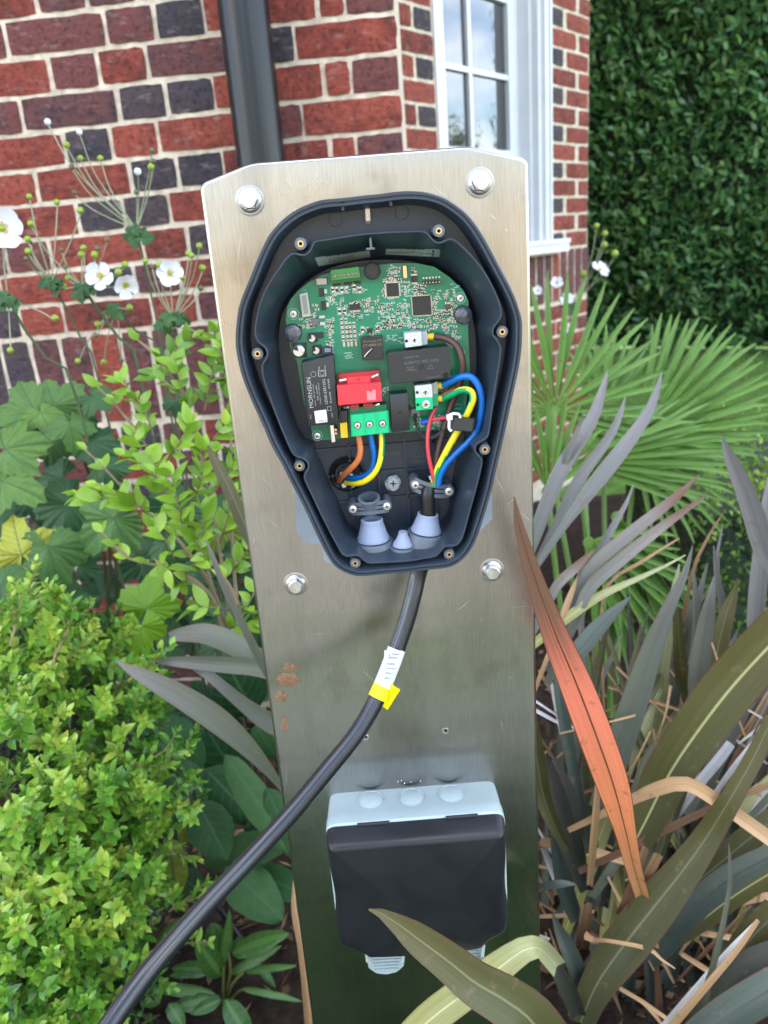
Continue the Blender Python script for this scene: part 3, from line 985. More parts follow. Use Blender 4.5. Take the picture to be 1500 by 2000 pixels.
# grey backing plate peeping out each side
g = MB()
for poly in ([(574, 940), (578, 1030), (583, 1046), (605, 1062), (640, 1062), (650, 940)], [(629, 1060), (632, 1092), (640, 1100), (668, 1100), (668, 1050)], [(940, 930), (961, 962), (961, 1014), (938, 1038), (920, 1038), (915, 940)]):
    T = [pu(*q, .0035) for q in poly]
    g = MB()
    g.rings([[p + Vector((0, .0034, 0)) for p in T], T], 0, True, False, True)
    g.build('mounting_plate', M_PLATE, chg)

# ---- circuit board
WB = .028
def Pw(px, py, w=WB):
    return pu(px, py, w)
PCB = [(735,518),(690,523),(645,532),(629,537),(604,551),(584,567),(568,584),(561,600),(558,625),(562,655),(570,690),(580,706),(592,780),(612,852),(614,859),(642,859),(690,853),(762,846),(868,838),(905,830),(918,726),(914,640),(915,588),(905,567),(879,542),(848,521),(811,514),(770,514)]
g = MB()
T = [Pw(*q) for q in PCB]
g.flat([T])
g.rings([T, [p + Vector((0, .0016, 0)) for p in T]])
board = g.build('circuit_board', M_PCB, chg, ang=30)
def comp(name, quad, h, mt, parent, w0=WB, taper=1.0, bev=0):
    g = MB()
    if bev:
        T = [pu(*q, w0 + h) for q in quad]; c_ = sum(T, Vector()) / 4
        T2 = [Vector((c_.x + (p.x - c_.x) * (1 - bev), p.y, c_.z + (p.z - c_.z) * (1 - bev))) for p in T]
        T1 = [p + Vector((0, bev * .008, 0)) for p in T]
        B = [Vector((p.x, YP - w0, p.z)) for p in T]
        g.rings([B, T1, T2], 0, True, False, True)
    else:
        pxbox(g, quad, w0 + h, w0, 0, taper)
    return g.build(name, mt, parent, ang=30)
def rq(cx, cy, w_, h_, rot=-4.2):
    a = rad(rot); ca, sa = math.cos(a), math.sin(a)
    return [(cx + x * ca - y * sa, cy + x * sa + y * ca) for x, y in ((-w_ / 2, -h_ / 2), (w_ / 2, -h_ / 2), (w_ / 2, h_ / 2), (-w_ / 2, h_ / 2))]
# text ---------------------------------------------------------------
_tc = {}
def text_mesh(s):
    if s not in _tc:
        cu = bpy.data.curves.new('lettering', 'FONT'); cu.body = s; cu.resolution_u = 3
        o = bpy.data.objects.new('lettering_tmp', cu)
        COL.objects.link(o)
        dg = bpy.context.evaluated_depsgraph_get()
        me = bpy.data.meshes.new_from_object(o.evaluated_get(dg))
        V = np.array([v.co[:] for v in me.vertices]); F = [tuple(p.vertices) for p in me.polygons]
        bpy.data.objects.remove(o); bpy.data.curves.remove(cu); bpy.data.meshes.remove(me)
        lo, hi = V.min(0), V.max(0)
        V = (V - lo) / np.maximum(hi - lo, 1e-6)
        _tc[s] = (V, F)
    return _tc[s]
def text(mb, s, quad, surf, m=0):
    """quad = px of the text's top-left, top-right, bottom-right, bottom-left; surf(px,py) -> point"""
    V, F = text_mesh(s)
    a, b, c, d = [Vector(q) for q in quad]
    pts = []
    for x, y, _ in V:
        q = (d.lerp(c, x)).lerp(a.lerp(b, x), y)
        pts.append(surf(q.x, q.y))
    mb.add(pts, F, m)
def label_text(lines, mt, parent, name='lettering'):
    g = MB()
    for s, quad, w in lines:
        text(g, s, quad, (lambda x, y, w=w: pu(x, y, w)) if not callable(w) else w)
    return g.build(name, mt, parent, ang=0, fix=False)

# big parts on the board
mod = comp('power_module', [(588, 709), (651, 695), (661, 827), (601, 833)], .018, M_RELAY, chg, bev=.05)
g = MB(); T = [pu(*q, WB + .0183) for q in ((594, 716), (646, 705), (655, 821), (606, 827))]
wm_ = WB + .0182
label_text([
    ('MORNSUN', [(604.5, 797), (598, 738), (606.5, 737), (612.5, 796)], wm_),
    ('Input: 100-277VAC', [(615, 793), (610, 750), (613, 749.5), (618, 792.5)], wm_),
    ('0.5A  50-60Hz', [(619.5, 782), (616, 752), (619, 751.5), (622.5, 781.5)], wm_),
    ('Output: 12V/1670mA', [(625, 790), (620.5, 748), (623.5, 747.5), (628, 789.5)], wm_),
    ('LD20-23B12R2', [(635, 789), (629.5, 741), (634.5, 740), (640, 788.5)], wm_),
    ('RoHS  2238', [(645, 787), (639.5, 741), (642.5, 740.5), (648, 786.5)], wm_),
    ('AC(L)', [(606, 819), (605, 810), (608, 809.5), (609, 818.5)], wm_),
    ('AC(N)', [(648, 816), (647, 806), (650, 805.5), (651, 815.5)], wm_),
    ('-Vo', [(622, 724), (621, 716), (624, 715.7), (625, 723.7)], wm_),
    ('+Vo', [(634, 722), (633, 714), (636, 713.7), (637, 721.7)], wm_)], M_LPRINT, mod)
def ringmark(mb, px, py, r_, w, th=.0002):
    mb.lathe([(r_, 0), (r_ - th, 0)], pu(px, py, w), (0, -1, 0), 22, 0, False, False)
g = MB(); ringmark(g, 612, 731, .0021, wm_); ringmark(g, 629, 729, .0017, wm_)
for q in (rq(629, 729, 15, 12), rq(643, 798, 8, 8)):
    L = [pu(*p, wm_) for p in q]; c_ = sum(L, Vector()) / 4
    g.rings([L, [c_ + (p - c_) * .86 for p in L]])
g.build('approval_marks', M_LPRINT, mod, fix=False)
g = MB(); L = [pu(*q, wm_ + .0001) for q in ((613.5, 803), (637, 800), (640, 824), (617, 827))]; g.add(L, [(0, 1, 2, 3)])
st = g.build('sticker', M_WSTK, mod, fix=False)
label_text([('000533', [(622, 821), (638.5, 819), (639, 822.5), (622.5, 824.5)], wm_ + .0003)], M_PRINT, mod)

tr = comp('transformer', [(658, 753), (744, 747), (746, 784), (661, 792)], .020, M_REDP, chg, bev=.04)
comp('top_flange', [(661, 731), (741, 724), (744, 749), (659, 755)], .012, M_REDT, tr, bev=.03)
comp('coil_clip', [(677, 737), (725, 733), (723, 750), (678, 753)], .0165, M_REDP, tr, bev=.08)
comp('coil_slot', [(698, 738), (703, 737.6), (703, 744), (698, 744.5)], .0171, M_REDT, tr)
comp('coil_clip', [(684, 791), (701, 789), (701, 797), (685, 799)], .012, M_REDT, tr)
comp('coil_clip', [(709, 788.5), (728, 787), (728, 795), (710, 796)], .012, M_REDT, tr)
for a, b, c_ in (((664, 744), (678, 741), .0135), ((724, 738), (738, 732), .0135), ((671, 796), (684, 795), .009), ((728, 793), (740, 790), .009)):
    g = MB(); g.tube([pu(*a, WB + c_), pu((a[0] + b[0]) / 2, (a[1] + b[1]) / 2, WB + c_ + .001), pu(*b, WB + c_)], .0013, 8); g.build('winding_pin', M_TIN, tr)
g = MB()
wt = WB + .0202
for poly in ([(716, 764), (721, 763.5), (724.5, 768), (728, 761), (734, 762), (734, 781), (717, 782)], ):
    g.flat([[pu(*q, wt) for q in poly]])
g.build('logo', mat('pale_red_print', (.72, .25, .27), .5), tr, fix=False)

tb = comp('supply_terminal', [(684, 811), (757, 803), (760, 845), (688, 853)], .017, M_GRN, chg, bev=.02)
comp('terminal_shoulder', [(684, 797), (755, 790), (757, 804), (684, 812)], .011, mat('dark_green', (.01, .15, .06), .4), tb)
g = MB()
T = [pu(*q, WB + .0195) for q in ((687, 846), (760, 838), (760, 846), (688, 854))]
def screw(px, py, r_, w, mt, parent, depth=.0008, name='screw', head=.0006):
    P = pu(px, py, w)
    g = MB()
    g.lathe([(r_ * 1.25, .0001), (r_ * 1.2, .0003), (r_, .0002), (r_ * .98, head), (r_ * .7, head * 1.4)], P, (0, -1, 0), 18, 0, False, True)
    a = R.uniform(0, 3)
    for k in (0, 1):
        g.box(P + Vector((0, -head * 1.45, 0)), (r_ * 1.2, .0002, r_ * .28), Matrix.Rotation(a + k * math.pi / 2, 3, 'Y'), 1)
    return g.build(name, [mt, M_BLACK], parent, ang=40)
for x, y in ((698, 831), (722, 829), (747, 827.5)):
    g = MB(); g.lathe([(.0029, -.0001), (.0029, .0002), (.0001, .0002)], pu(x, y, WB + .017), (0, -1, 0), 20); g.build('screw_well', M_BLACK, tb)
    screw(x, y, .0019, WB + .0172, M_TIN, tb)
g = MB()
for x0 in (684.5, 710, 734.5, 757):
    pxbox(g, [(x0, 811.5 - (x0 - 684) * .11), (x0 + 1.2, 811.4 - (x0 - 684) * .11), (x0 + 3.6, 852.5 - (x0 - 684) * .11), (x0 + 2.4, 852.6 - (x0 - 684) * .11)], WB + .0176, WB + .012)
g.build('terminal_divider', M_GRN, tb)

rl = comp('power_relay', [(757, 690), (876, 677), (880, 738), (762, 751)], .020, M_RELAY, chg, bev=.035)
wr = WB + .0203
label_text([('HF161F-W', [(790, 697), (818, 694), (818, 698), (790, 701)], wr), ('16-30H1T-C  W02 12VDC', [(790, 706.5), (857, 700), (857, 706), (790, 712.5)], wr), ('c us', [(803, 722), (814, 721), (814, 724), (803, 725)], wr), ('CQC20 A07', [(833, 737), (859, 733), (859, 736.5), (833, 740.5)], wr)], M_GPRINT, rl)
g = MB(); P = pu(823, 716, wr); g.lathe([(.0021, 0), (.0018, .0003), (.0012, .0003), (.0009, -.0002)], P, (0, -1, 0), 18, 0, False, True); g.build('vent_dimple', M_RELAY, rl)
g = MB()
L = [pu(*q, wr) for q in ((841, 711), (847, 720), (835, 721))]; c_ = sum(L, Vector()) / 3; g.rings([L, [c_ + (p - c_) * .8 for p in L]])
for k in range(3):
    L = [pu(794 + k * 5 + a, 717 - k * .5 + b, wr) for a, b in ((0, 0), (4, 0), (4, 7), (0, 7))]; c_ = sum(L, Vector()) / 4; g.rings([L, [c_ + (p - c_) * .75 for p in L]])
g.build('approval_marks', M_GPRINT, rl, fix=False)
g = MB(); g.lathe([(.0022, -.0003), (.0022, .0001), (.0001, .0001)], pu(871, 733, wr), (0, -1, 0), 16); g.build('corner_notch', M_BLACK, rl)
sr = comp('small_relay', [(761, 771), (796, 768), (801, 840), (766, 845)], .016, M_RELAY, chg, bev=.03)
g = MB(); P = pu(781, 806, WB + .0162); g.lathe([(.0012, 0), (.0009, .0003), (.0006, -.0001)], P, (0, -1, 0), 14, 0, False, True); g.build('vent_dimple', M_RELAY, sr)
ct = comp('current_sensor', [(704, 660), (747, 657), (749, 701), (708, 704)], .012, M_RELAY, chg, bev=.03)
label_text([('Sinomags123', [(709, 665.5), (745, 662.5), (745, 667), (709, 670)], WB + .0123), ('CT-082K-3.0', [(709, 673), (745, 670), (745, 674.5), (709, 677.5)], WB + .0123)], mat('tan_print', (.30, .23, .15), .6), ct)
g = MB(); L = [pu(*q, WB + .0123) for q in ((710, 697), (716, 688), (727, 678), (730, 679), (728, 684), (718, 695), (712, 699))]; g.flat([L]); L = [pu(*q, WB + .0124) for q in ((711, 696), (717, 688.5), (727, 680), (727, 681), (718, 690), (712, 697.5))]; g.flat([L], 1)
g.build('paint_mark', [M_BLACK, M_WSTK], ct, fix=False)
comp('yellow_capacitor', [(664, 827), (678, 824.5), (680, 855), (666, 856)], .012, M_YEL, chg, bev=.05)
comp('black_capacitor', [(665, 803), (678, 801), (679, 824), (666, 826)], .012, M_CHIP, chg, bev=.05)
comp('metal_tab', [(645, 831), (651, 830), (655, 863), (648, 864)], .013, M_TIN, chg)
for q in ((655.5, 840), (656, 847)):
    g = MB(); g.lathe([(.0014, 0), (.0012, .0008), (.0004, .0011)], pu(*q, WB + .009), (0, -1, 0), 12); g.build('solder_joint', M_COPPER, chg)

def out_terminal(name, body, side, h, mt, mts, sx, sy, fr):
    o = comp(name, body, h, mt, chg, bev=.03)
    comp('wire_entry', side, h * .72, mts, o)
    g = MB(); g.lathe([(.0037, -.0001), (.0037, .0003), (.0032, .0004), (.0031, -.0006)], pu(sx, sy, WB + h + .0002), (0, -1, 0), 20, 0, False, False); g.build('screw_collar', mt, o)
    screw(sx, sy, .0026, WB + h, M_TIN, o)
    a, b, r_ = fr
    g = MB(); g.lathe([(.0012, 0), (.001, .0001)], pu(body[0][0] + 5, (body[0][1] + body[3][1]) / 2 + 1, WB + h + .0002), (0, -1, 0), 10); g.build('test_hole', M_BLACK, o)
    g = MB(); g.tube([pu(*a, WB + h * .45), pu(*b, WB + h * .45)], r_, 14); g.build('ferrule', M_YEL, o)
    return o
out_terminal('live_terminal', [(789, 651), (823, 648), (824, 675), (792, 679)], [(820, 649), (834, 647), (835, 672), (822, 675)], .015, M_TERM, mat('grey_terminal_side', (.40, .43, .46), .5), 809.5, 664, ((832, 658), (849, 657), .0027))
out_terminal('neutral_terminal', [(810, 754), (843, 750), (845, 776), (812, 777)], [(842, 750), (854, 745), (855, 768), (844, 770)], .017, M_TERM, mat('olive_terminal_side', (.33, .36, .30), .5), 830.5, 765, ((853, 753), (867, 752), .0027))
out_terminal('earth_terminal', [(811, 777), (845, 776), (846, 799), (813, 802)], [(844, 770), (855, 768), (856, 792), (845, 794)], .017, M_GRN, mat('mid_green', (.02, .30, .14), .45), 832, 789, ((855, 779), (868, 777.5), .0027))
hd = comp('screw_header', [(646, 528), (700, 521), (704, 541), (648, 548)], .010, M_GRN2, chg)
comp('header_lip', [(648, 547), (704, 540), (704, 547), (649, 554)], .005, mat('mid_connector_green', (.03, .20, .05), .45), hd)
for k in range(6):
    screw(653 + k * 8.6, 540 - k * 1.05, .0011, WB + .0101, mat('dull_screw', (.42, .38, .33), .45, .8) if k == 0 else bpy.data.materials['dull_screw'], hd)
g = MB(); P = pu(727, 529, WB); g.lathe([(.0062, 0), (.0062, .007), (.0056, .0078), (.0048, .0078), (.0046, .0066), (.0002, .0066)], P, (0, -1, 0), 28); g.build('buzzer', M_CHIP, chg)
def stand(px, py, r_, h):
    g = MB(); P = pu(px, py, WB); g.lathe([(r_ * 1.06, -.004), (r_, h), (r_ * .85, h + .0008)], P, (0, -1, 0), 28); o = g.build('glued_standoff', M_CHIP, chg)
    g = MB()
    rings_ = []
    for k, (rr, hh) in enumerate(((.95, .0006), (.7, .0016), (.35, .0021))):
        rings_.append([P + Vector((r_ * rr * math.cos(a) * (1 + .12 * noise.noise(Vector((a * 2, k, px)))), -(h + hh + .0006 * noise.noise(Vector((a * 3, k, 5)))), r_ * rr * math.sin(a))) for a in [2 * math.pi * i / 22 for i in range(22)]])
    g.rings(rings_, 0, True, False, True)
    g.build('silicone_blob', mat('dark_silicone', (.06, .075, .10), .12, var=.6, scale=220, bump=1, bscale=300, bdist=.0012, coat=.8), o)
stand(572, 650, .0068, .004); stand(904, 615, .0068, .004)
comp('flat_cable_socket', [(585, 575), (600, 571), (607, 617), (591, 620)], .004, mat('cream_plastic', (.55, .54, .48), .5), chg)
comp('socket_slot', [(589.5, 578), (597.5, 576), (602.5, 612), (594, 614)], .0046, mat('grey_slot', (.30, .30, .28), .5), board)
def can(px, py, r_, h, mt):
    g = MB(); P = pu(px, py, WB + h)
    g.lathe([(r_, -h), (r_, -.0006), (r_ * .85, 0), (.0001, 0)], P, (0, -1, 0), 22); o = g.build('capacitor', mt, chg); return o
for px, py, r_, h in ((583, 686, .0046, .013), (609, 661, .003, .005), (617, 685, .003, .005)):
    o = can(px, py, r_, h, M_CAPTOP)
    g = MB(); a0 = 1.7
    P = pu(px, py, WB + h + .0002)
    ps = [P] + [P + Vector((r_ * .84 * math.cos(a), 0, r_ * .84 * math.sin(a))) for a in [a0 + k * .22 for k in range(9 if r_ < .004 else 6)]]
    g.add(ps, [tuple(range(len(ps)))]); g.build('polarity_mark', M_CHIP, o, fix=False)
    g = MB(); pxbox(g, rq(px + 2, py - 2, r_ * 2.35 * 2580, r_ * 2.35 * 2580), WB + .0015, WB); g.build('capacitor_base', M_CHIP, o)
ic = comp('inductor', rq(639, 684.5, 20, 14), .003, mat('inductor_blue', (.02, .025, .06), .4), board)
label_text([('701', [(633.5, 681), (645, 680), (645, 687.5), (633.5, 688.5)], WB + .0032)], M_WSTK, board)
comp('inductor', rq(615, 629, 13.5, 13.5), .003, mat('inductor_grey', (.16, .15, .16), .5), board, bev=.1)
comp('crystal', rq(628, 550, 22, 13), .003, mat('crystal_grey', (.34, .34, .33), .35, .8), board, bev=.08)
def chip(cx, cy, w_, h_, sides, npin, h=.0018, mt=None, pl=3.4):
    o = comp('chip', rq(cx, cy, w_, h_), h, mt or M_CHIP, board, bev=.04)
    g = MB()
    a = rad(-4.2); ca, sa = math.cos(a), math.sin(a)
    for s_ in sides:
        for k in range(npin):
            u = (k + .5) / npin - .5
            x, y, pw, ph = {'N': (u * w_, -h_ / 2 - pl / 2, w_ / npin * .5, pl), 'S': (u * w_, h_ / 2 + pl / 2, w_ / npin * .5, pl), 'W': (-w_ / 2 - pl / 2, u * h_, pl, h_ / npin * .5), 'E': (w_ / 2 + pl / 2, u * h_, pl, h_ / npin * .5)}[s_]
            pxbox(g, rq(cx + x * ca - y * sa, cy + x * sa + y * ca, pw, ph), WB + .0007, WB)
    g.build('pins', M_TIN, board)['kind'] = 'stuff'
    return o
chip(767, 566, 24, 26, 'NSEW', 11); chip(824, 597, 36, 37, 'NSEW', 16, pl=2.2); chip(693, 600, 21, 12, 'NS', 8); chip(809, 545, 12, 13, 'NS', 4); chip(875, 599, 11, 10, 'NS', 4, mt=mat('brown_chip', (.09, .06, .035), .5))
for q in ((628, 571, 9, 16), (632, 597, 9, 17), (625, 655, 13, 11), (722, 646, 10, 9), (657, 556, 15, 6), (679, 554, 14, 6), (698, 552, 13, 6), (797, 797, 10, 10)):
    comp('chip', rq(*q), .0016, M_CHIP, board, bev=.05)
for q in ((636, 569, 5, 8), (640, 595, 5, 8), (629, 619, 11, 5), (630, 632, 10, 6)):
    comp('contact_tab', rq(*q), .0008, mat('cream_tab', (.62, .60, .55), .4) if 'cream_tab' not in bpy.data.materials else bpy.data.materials['cream_tab'], board)
g = MB(); L = rounded([tuple(xz(pu(*q, WB + .003))) for q in rq(791, 531, 9.5, 27)], .002, 5)
g.rings([[Y3(p, WB) for p in L], [Y3(p, WB + .0025) for p in L], [Y3(p, WB + .003) for p in off2(L, .0004)]], 0, True, False, True); g.build('crystal', M_GOLD, board)
hdr = comp('pin_header', rq(843, 551.5, 34, 6), .004, M_CHIP, board)
g = MB()
for k in range(6):
    x = 827 + k * 6.2; y = 552.7 - k * .46
    g.lathe([(.0005, 0), (.0004, .0008)], pu(x, y, WB + .004), (0, -1, 0), 6)
    g.lathe([(.0008, 0), (.0006, .0003)], pu(x, y - 9.5, WB + .0002), (0, -1, 0), 8)
g.build('pins', M_TIN, board)['kind'] = 'stuff'
comp('small_socket', rq(811.5, 806, 16, 14), .005, mat('socket_grey', (.25, .26, .27), .5), board)
for x, y in ((573, 613), (899, 582), (620, 851)):
    s_ = screw(x, y, .0021, WB + .0002, M_TIN, board, name='board_screw')
    g = MB(); g.lathe([(.0042, .0002), (.0039, .0002)], pu(x, y, WB), (0, -1, 0), 26, 0, False, False); g.build('silk_ring', M_SILK, board, fix=False)
# surface-mount parts and silkscreen, too small to single out
g = MB()
rp_ = random.Random(9)
CL = [(648,560,712,575,30),(660,585,720,608,16),(665,612,700,618,10),(664,618,700,680,0),(600,595,620,650,22),(636,618,652,690,40),(748,545,764,600,26),(786,548,800,604,26),(745,590,800,640,60),(808,555,830,575,30),(845,565,890,625,70),(735,620,790,642,36),(800,622,870,646,46),(870,625,890,660,22),(755,520,785,550,34),(806,525,816,537,6),(712,580,748,612,26),(585,622,612,640,14),(876,650,905,690,12),(690,590,712,596,8),(640,575,655,590,10),(842,806,870,836,22),(806,812,830,834,10),(745,757,762,770,8),(862,752,880,770,6),(704,640,745,652,12)]
def smd(x, y, l, w_, rot, tall=.0006, body=0):
    a = rad(rot - 4.2); ca, sa = math.cos(a), math.sin(a)
    pxbox(g, rq(x, y, l * .5, w_, rot - 4.2), WB + tall, WB, body)
    for s_ in (-1, 1):
        pxbox(g, rq(x + s_ * l * .37 * ca, y + s_ * l * .37 * sa, l * .26, w_, rot - 4.2), WB + tall, WB, 1)
    q = [pu(*p, WB + .0002) for p in rq(x, y, l * 1.45, w_ * 1.8, rot - 4.2)]; c_ = sum(q, Vector()) / 4
    g.rings([q, [c_ + (p - c_) * .84 for p in q]], 2)
for x0, y0, x1, y1, n in CL:
    for _ in range(int(n * .95)):
        x, y = rp_.uniform(x0, x1), rp_.uniform(y0, y1)
        y -= (x - (x0 + x1) / 2) * .06
        if rp_.random() < .62:
            smd(x, y, rp_.choice((4, 5, 6)), rp_.choice((2.2, 3)), rp_.choice((0, 90)), body=rp_.choice((0, 0, 3)))
        elif rp_.random() < .5:
            for k in range(rp_.randint(2, 4)):
                pxbox(g, rq(x + k * 2.6, y - k * .2, 1.7, rp_.choice((2.5, 3.2)), 0), WB + .00025, WB, 2)
        else:
            pxbox(g, rq(x, y, 4, 3), WB + .001, WB, 0)
            for dx, dy in ((-2, -2.4), (2, -2.4), (0, 2.4)):
                pxbox(g, rq(x + dx, y + dy, 1.3, 1.8), WB + .0005, WB, 1)
for i, x in enumerate((667, 675.5, 682, 690.5)):
    for j, y in enumerate((626, 635, 644, 653, 662)):
        if j == 0 and i > 1:
            continue
        smd(x + j * .9, y - i * .5, 7, 4, 90)
    pxbox(g, rq(x + 5, 673 - i * .5, 4, 9), WB + .0008, WB, 4)
for x, y in ((650, 566), (658, 566), (668, 566), (677, 565), (703, 566), (663, 608), (673, 607), (708, 644), (737, 642), (692, 561)):
    smd(x, y, 10, 5, 90)
for s_, q in (('L1_OUT', (893, 662, 17, 4)), ('N_OUT', (888, 734, 15, 4)), ('PE', (871, 756, 7, 4)), ('COM3', (796, 626, 9, 3)), ('0.224', (856, 828, 20, 6)), ('U20', (668, 582, 8, 3)), ('220V1.4', (893, 790, 16, 4)), ('220508', (893, 798, 16, 4)), ('P2', (594, 567, 5, 3)), ('CT2', (699, 588, 9, 3))):
    text(g, s_, rq(*q), lambda x, y: pu(x, y, WB + .0003), 2)
for x0, y0, n in ((664, 690, 5), (676, 689, 7), (752, 656, 4), (764, 655, 5), (560, 0, 0), (700, 615, 8), (640, 585, 8), (880, 555, 4), (770, 660, 4)):
    for k in range(n):
        pxbox(g, rq(x0 + rp_.uniform(0, 18), y0 + (k % 4) * 3.2, rp_.uniform(4, 9), 1.6), WB + .0002, WB, 2)
o = g.build('surface_components', [M_CHIP, M_TIN, M_SILK, mat('resistor_tan', (.30, .27, .22), .5), mat('cream_resistor', (.72, .55, .45), .5)], board, ang=0, fix=False)
o['kind'] = 'stuff'

# stickers inside the top of the shell
def sticker(quad, name):
    a, b, c, d = [Vector(q) for q in quad]
    g = MB()
    n = 12
    r0 = [onwall(*(a.lerp(b, k / n)), .0006) for k in range(n + 1)]; r1 = [onwall(*(d.lerp(c, k / n)), .0006) for k in range(n + 1)]
    mm = [onwall(*(a.lerp(b, k / n).lerp(d.lerp(c, k / n), .5)), .0006) for k in range(n + 1)]
    g.rings([r0, mm, r1], 0, False)
    return g.build(name, M_STK, chg, ang=180, fix=False)
sA = sticker([(615, 503), (722, 489), (723, 502), (622, 520)], 'sticker')
label_text([('Wiring diagram', [(636, 499), (698, 489.5), (698, 494.5), (637, 504)], lambda x, y: onwall(x, y, .0011)), ('L1 N PE | L1 N PE', [(642, 505), (690, 498), (690, 502), (642, 509)], lambda x, y: onwall(x, y, .0011)), ('E1 E2 E3 E4 CP PP', [(643, 510.5), (690, 503.5), (690, 506.5), (643, 513.5)], lambda x, y: onwall(x, y, .0011))], M_PRINT, sA)
sB = sticker([(754, 486), (860, 487), (858, 502), (753, 497)], 'sticker')
label_text([('PASS', [(796, 484.5), (828, 484.5), (828, 488.5), (796, 488.5)], lambda x, y: onwall(x, y, .0011)), ('QC 000003', [(819, 493), (848, 495), (848, 498), (819, 496)], lambda x, y: onwall(x, y, .0011)), ('________________', [(758, 492.5), (810, 492), (810, 493), (758, 493.5)], lambda x, y: onwall(x, y, .0011))], M_PRINT, sB)

# mouldings on the back: recycling triangle with letters
g = MB()
for a, b in (((817, 868), (806, 893)), ((817, 868), (829, 891)), ((806, 893), (829, 891))):
    A, B = pu(*a, .0104), pu(*b, .0104); g.tube([A, B], .0002, 4)
text(g, '>PC<', rq(817, 902, 24, 5), lambda x, y: pu(x, y, .0103)); text(g, 'PC+GF10', rq(765, 886, 30, 6), lambda x, y: pu(x, y, .0103))
g.build('moulded_mark', M_PLG, chg, ang=0, fix=False)

# ---- wires
def wire(name, path, r_, mats, n=12, stripe=None, twist=0.0, parent=None):
    pts = resample(catmull([pu(*q) for q in path], 6), max(14, len(path) * 5))
    g = MB(); g.tube(pts, r_, n)
    if stripe is not None:
        nf = (len(pts) - 1) * n
        for f in range(nf):
            k, i = divmod(f, n)
            if ((i + int(k * twist) + stripe) % n) < n * .5:
                g.m[f] = 1
    return g.build(name, mats, parent or chg, ang=60)
wire('orange_wire', [(699, 846, .036), (702, 860, .037), (704, 880, .038), (699, 899, .037), (684, 916, .033), (669, 930, .024), (662, 940, .012)], .0024, M_WO)
wire('blue_wire', [(723, 845, .036), (727, 868, .036), (731, 892, .035), (727, 916, .033), (712, 929, .029), (692, 934, .024), (675, 932, .014)], .0023, M_WB)
wire('earth_wire', [(745, 843, .036), (746, 870, .038), (743, 898, .039), (733, 922, .038), (712, 940, .034), (692, 944, .027), (676, 942, .016)], .0024, [M_WY, M_WG], stripe=8, twist=.12)
wire('brown_wire', [(847, 657, .035), (862, 659, .036), (880, 665, .039), (895, 680, .043), (903, 705, .045), (903, 730, .042), (895, 757, .037), (882, 790, .034), (871, 825, .034), (860, 862, .036), (852, 900, .038), (848, 942, .038)], .0026, M_WBR)
wire('blue_wire', [(865, 752, .036), (880, 745, .040), (902, 736, .046), (921, 737, .050), (935, 755, .052), (941, 785, .052), (938, 815, .050), (929, 845, .048), (912, 866, .046), (890, 886, .044), (872, 906, .043), (860, 928, .041), (856, 948, .040)], .0027, M_WB)
wire('earth_wire', [(866, 778, .036), (882, 771, .041), (902, 762, .048), (919, 764, .053), (924, 778, .055), (918, 796, .054), (907, 818, .051), (892, 845, .048), (876, 874, .046), (860, 905, .043), (850, 928, .041), (846, 948, .040)], .0027, [M_WG, M_WY], stripe=4, twist=-.16)
wire('red_wire', [(851, 796, .034), (843, 812, .037), (838, 832, .040), (835, 856, .042), (836, 882, .043), (840, 906, .043), (846, 932, .042), (848, 948, .041)], .0016, M_WR)
wire('red_wire', [(892, 756, .033), (878, 764, .034), (864, 771, .033)], .0014, M_WR)
wire('red_wire', [(838, 822, .037), (850, 819, .038), (872, 816, .038)], .0015, M_WR)
wire('crimp_sleeve', [(823, 826, .037), (830, 824, .037), (839, 822, .037)], .0019, M_BLU)
for d_ in (0, 1):
    wire('sense_wire', [(809 + d_ * 4, 808, .034), (811 + d_ * 3, 828, .038), (820 + d_ * 3, 848 - d_, .041), (834, 857 - d_ * 2, .042), (851, 853 - d_ * 3, .042), (866, 841 - d_ * 3, .042), (878, 832 - d_ * 3, .042)], .00055, M_CHIP, 6)
# ferrite ring strapped to the wires
core = comp('ferrite_core', [(884, 813), (929, 819), (925, 845), (879, 841)], .012, mat('ferrite', (.03, .032, .037), .35, bump=.2, bscale=500), chg, w0=.046, bev=.16)
g = MB()
pts = catmull([pu(*q, .059) for q in ((882, 842), (877, 836), (877, 822), (875, 814), (884, 808), (896, 809), (899, 816))], 5)
for a, b in zip(pts, pts[1:]):
    t_ = (b - a).normalized(); n_ = Vector((-t_.z, 0, t_.x)) * .0010; d_ = Vector((0, .0006, 0))
    g.add([a - n_ - d_, b - n_ - d_, b + n_ - d_, a + n_ - d_, a - n_ + d_, b - n_ + d_, b + n_ + d_, a + n_ + d_], [(0, 1, 2, 3), (0, 4, 5, 1), (3, 2, 6, 7)])
pxbox(g, [(872, 812), (884, 810), (884, 820), (873, 821)], .0605, .056)
g.build('cable_tie', M_WSTK, core, ang=0, fix=False)

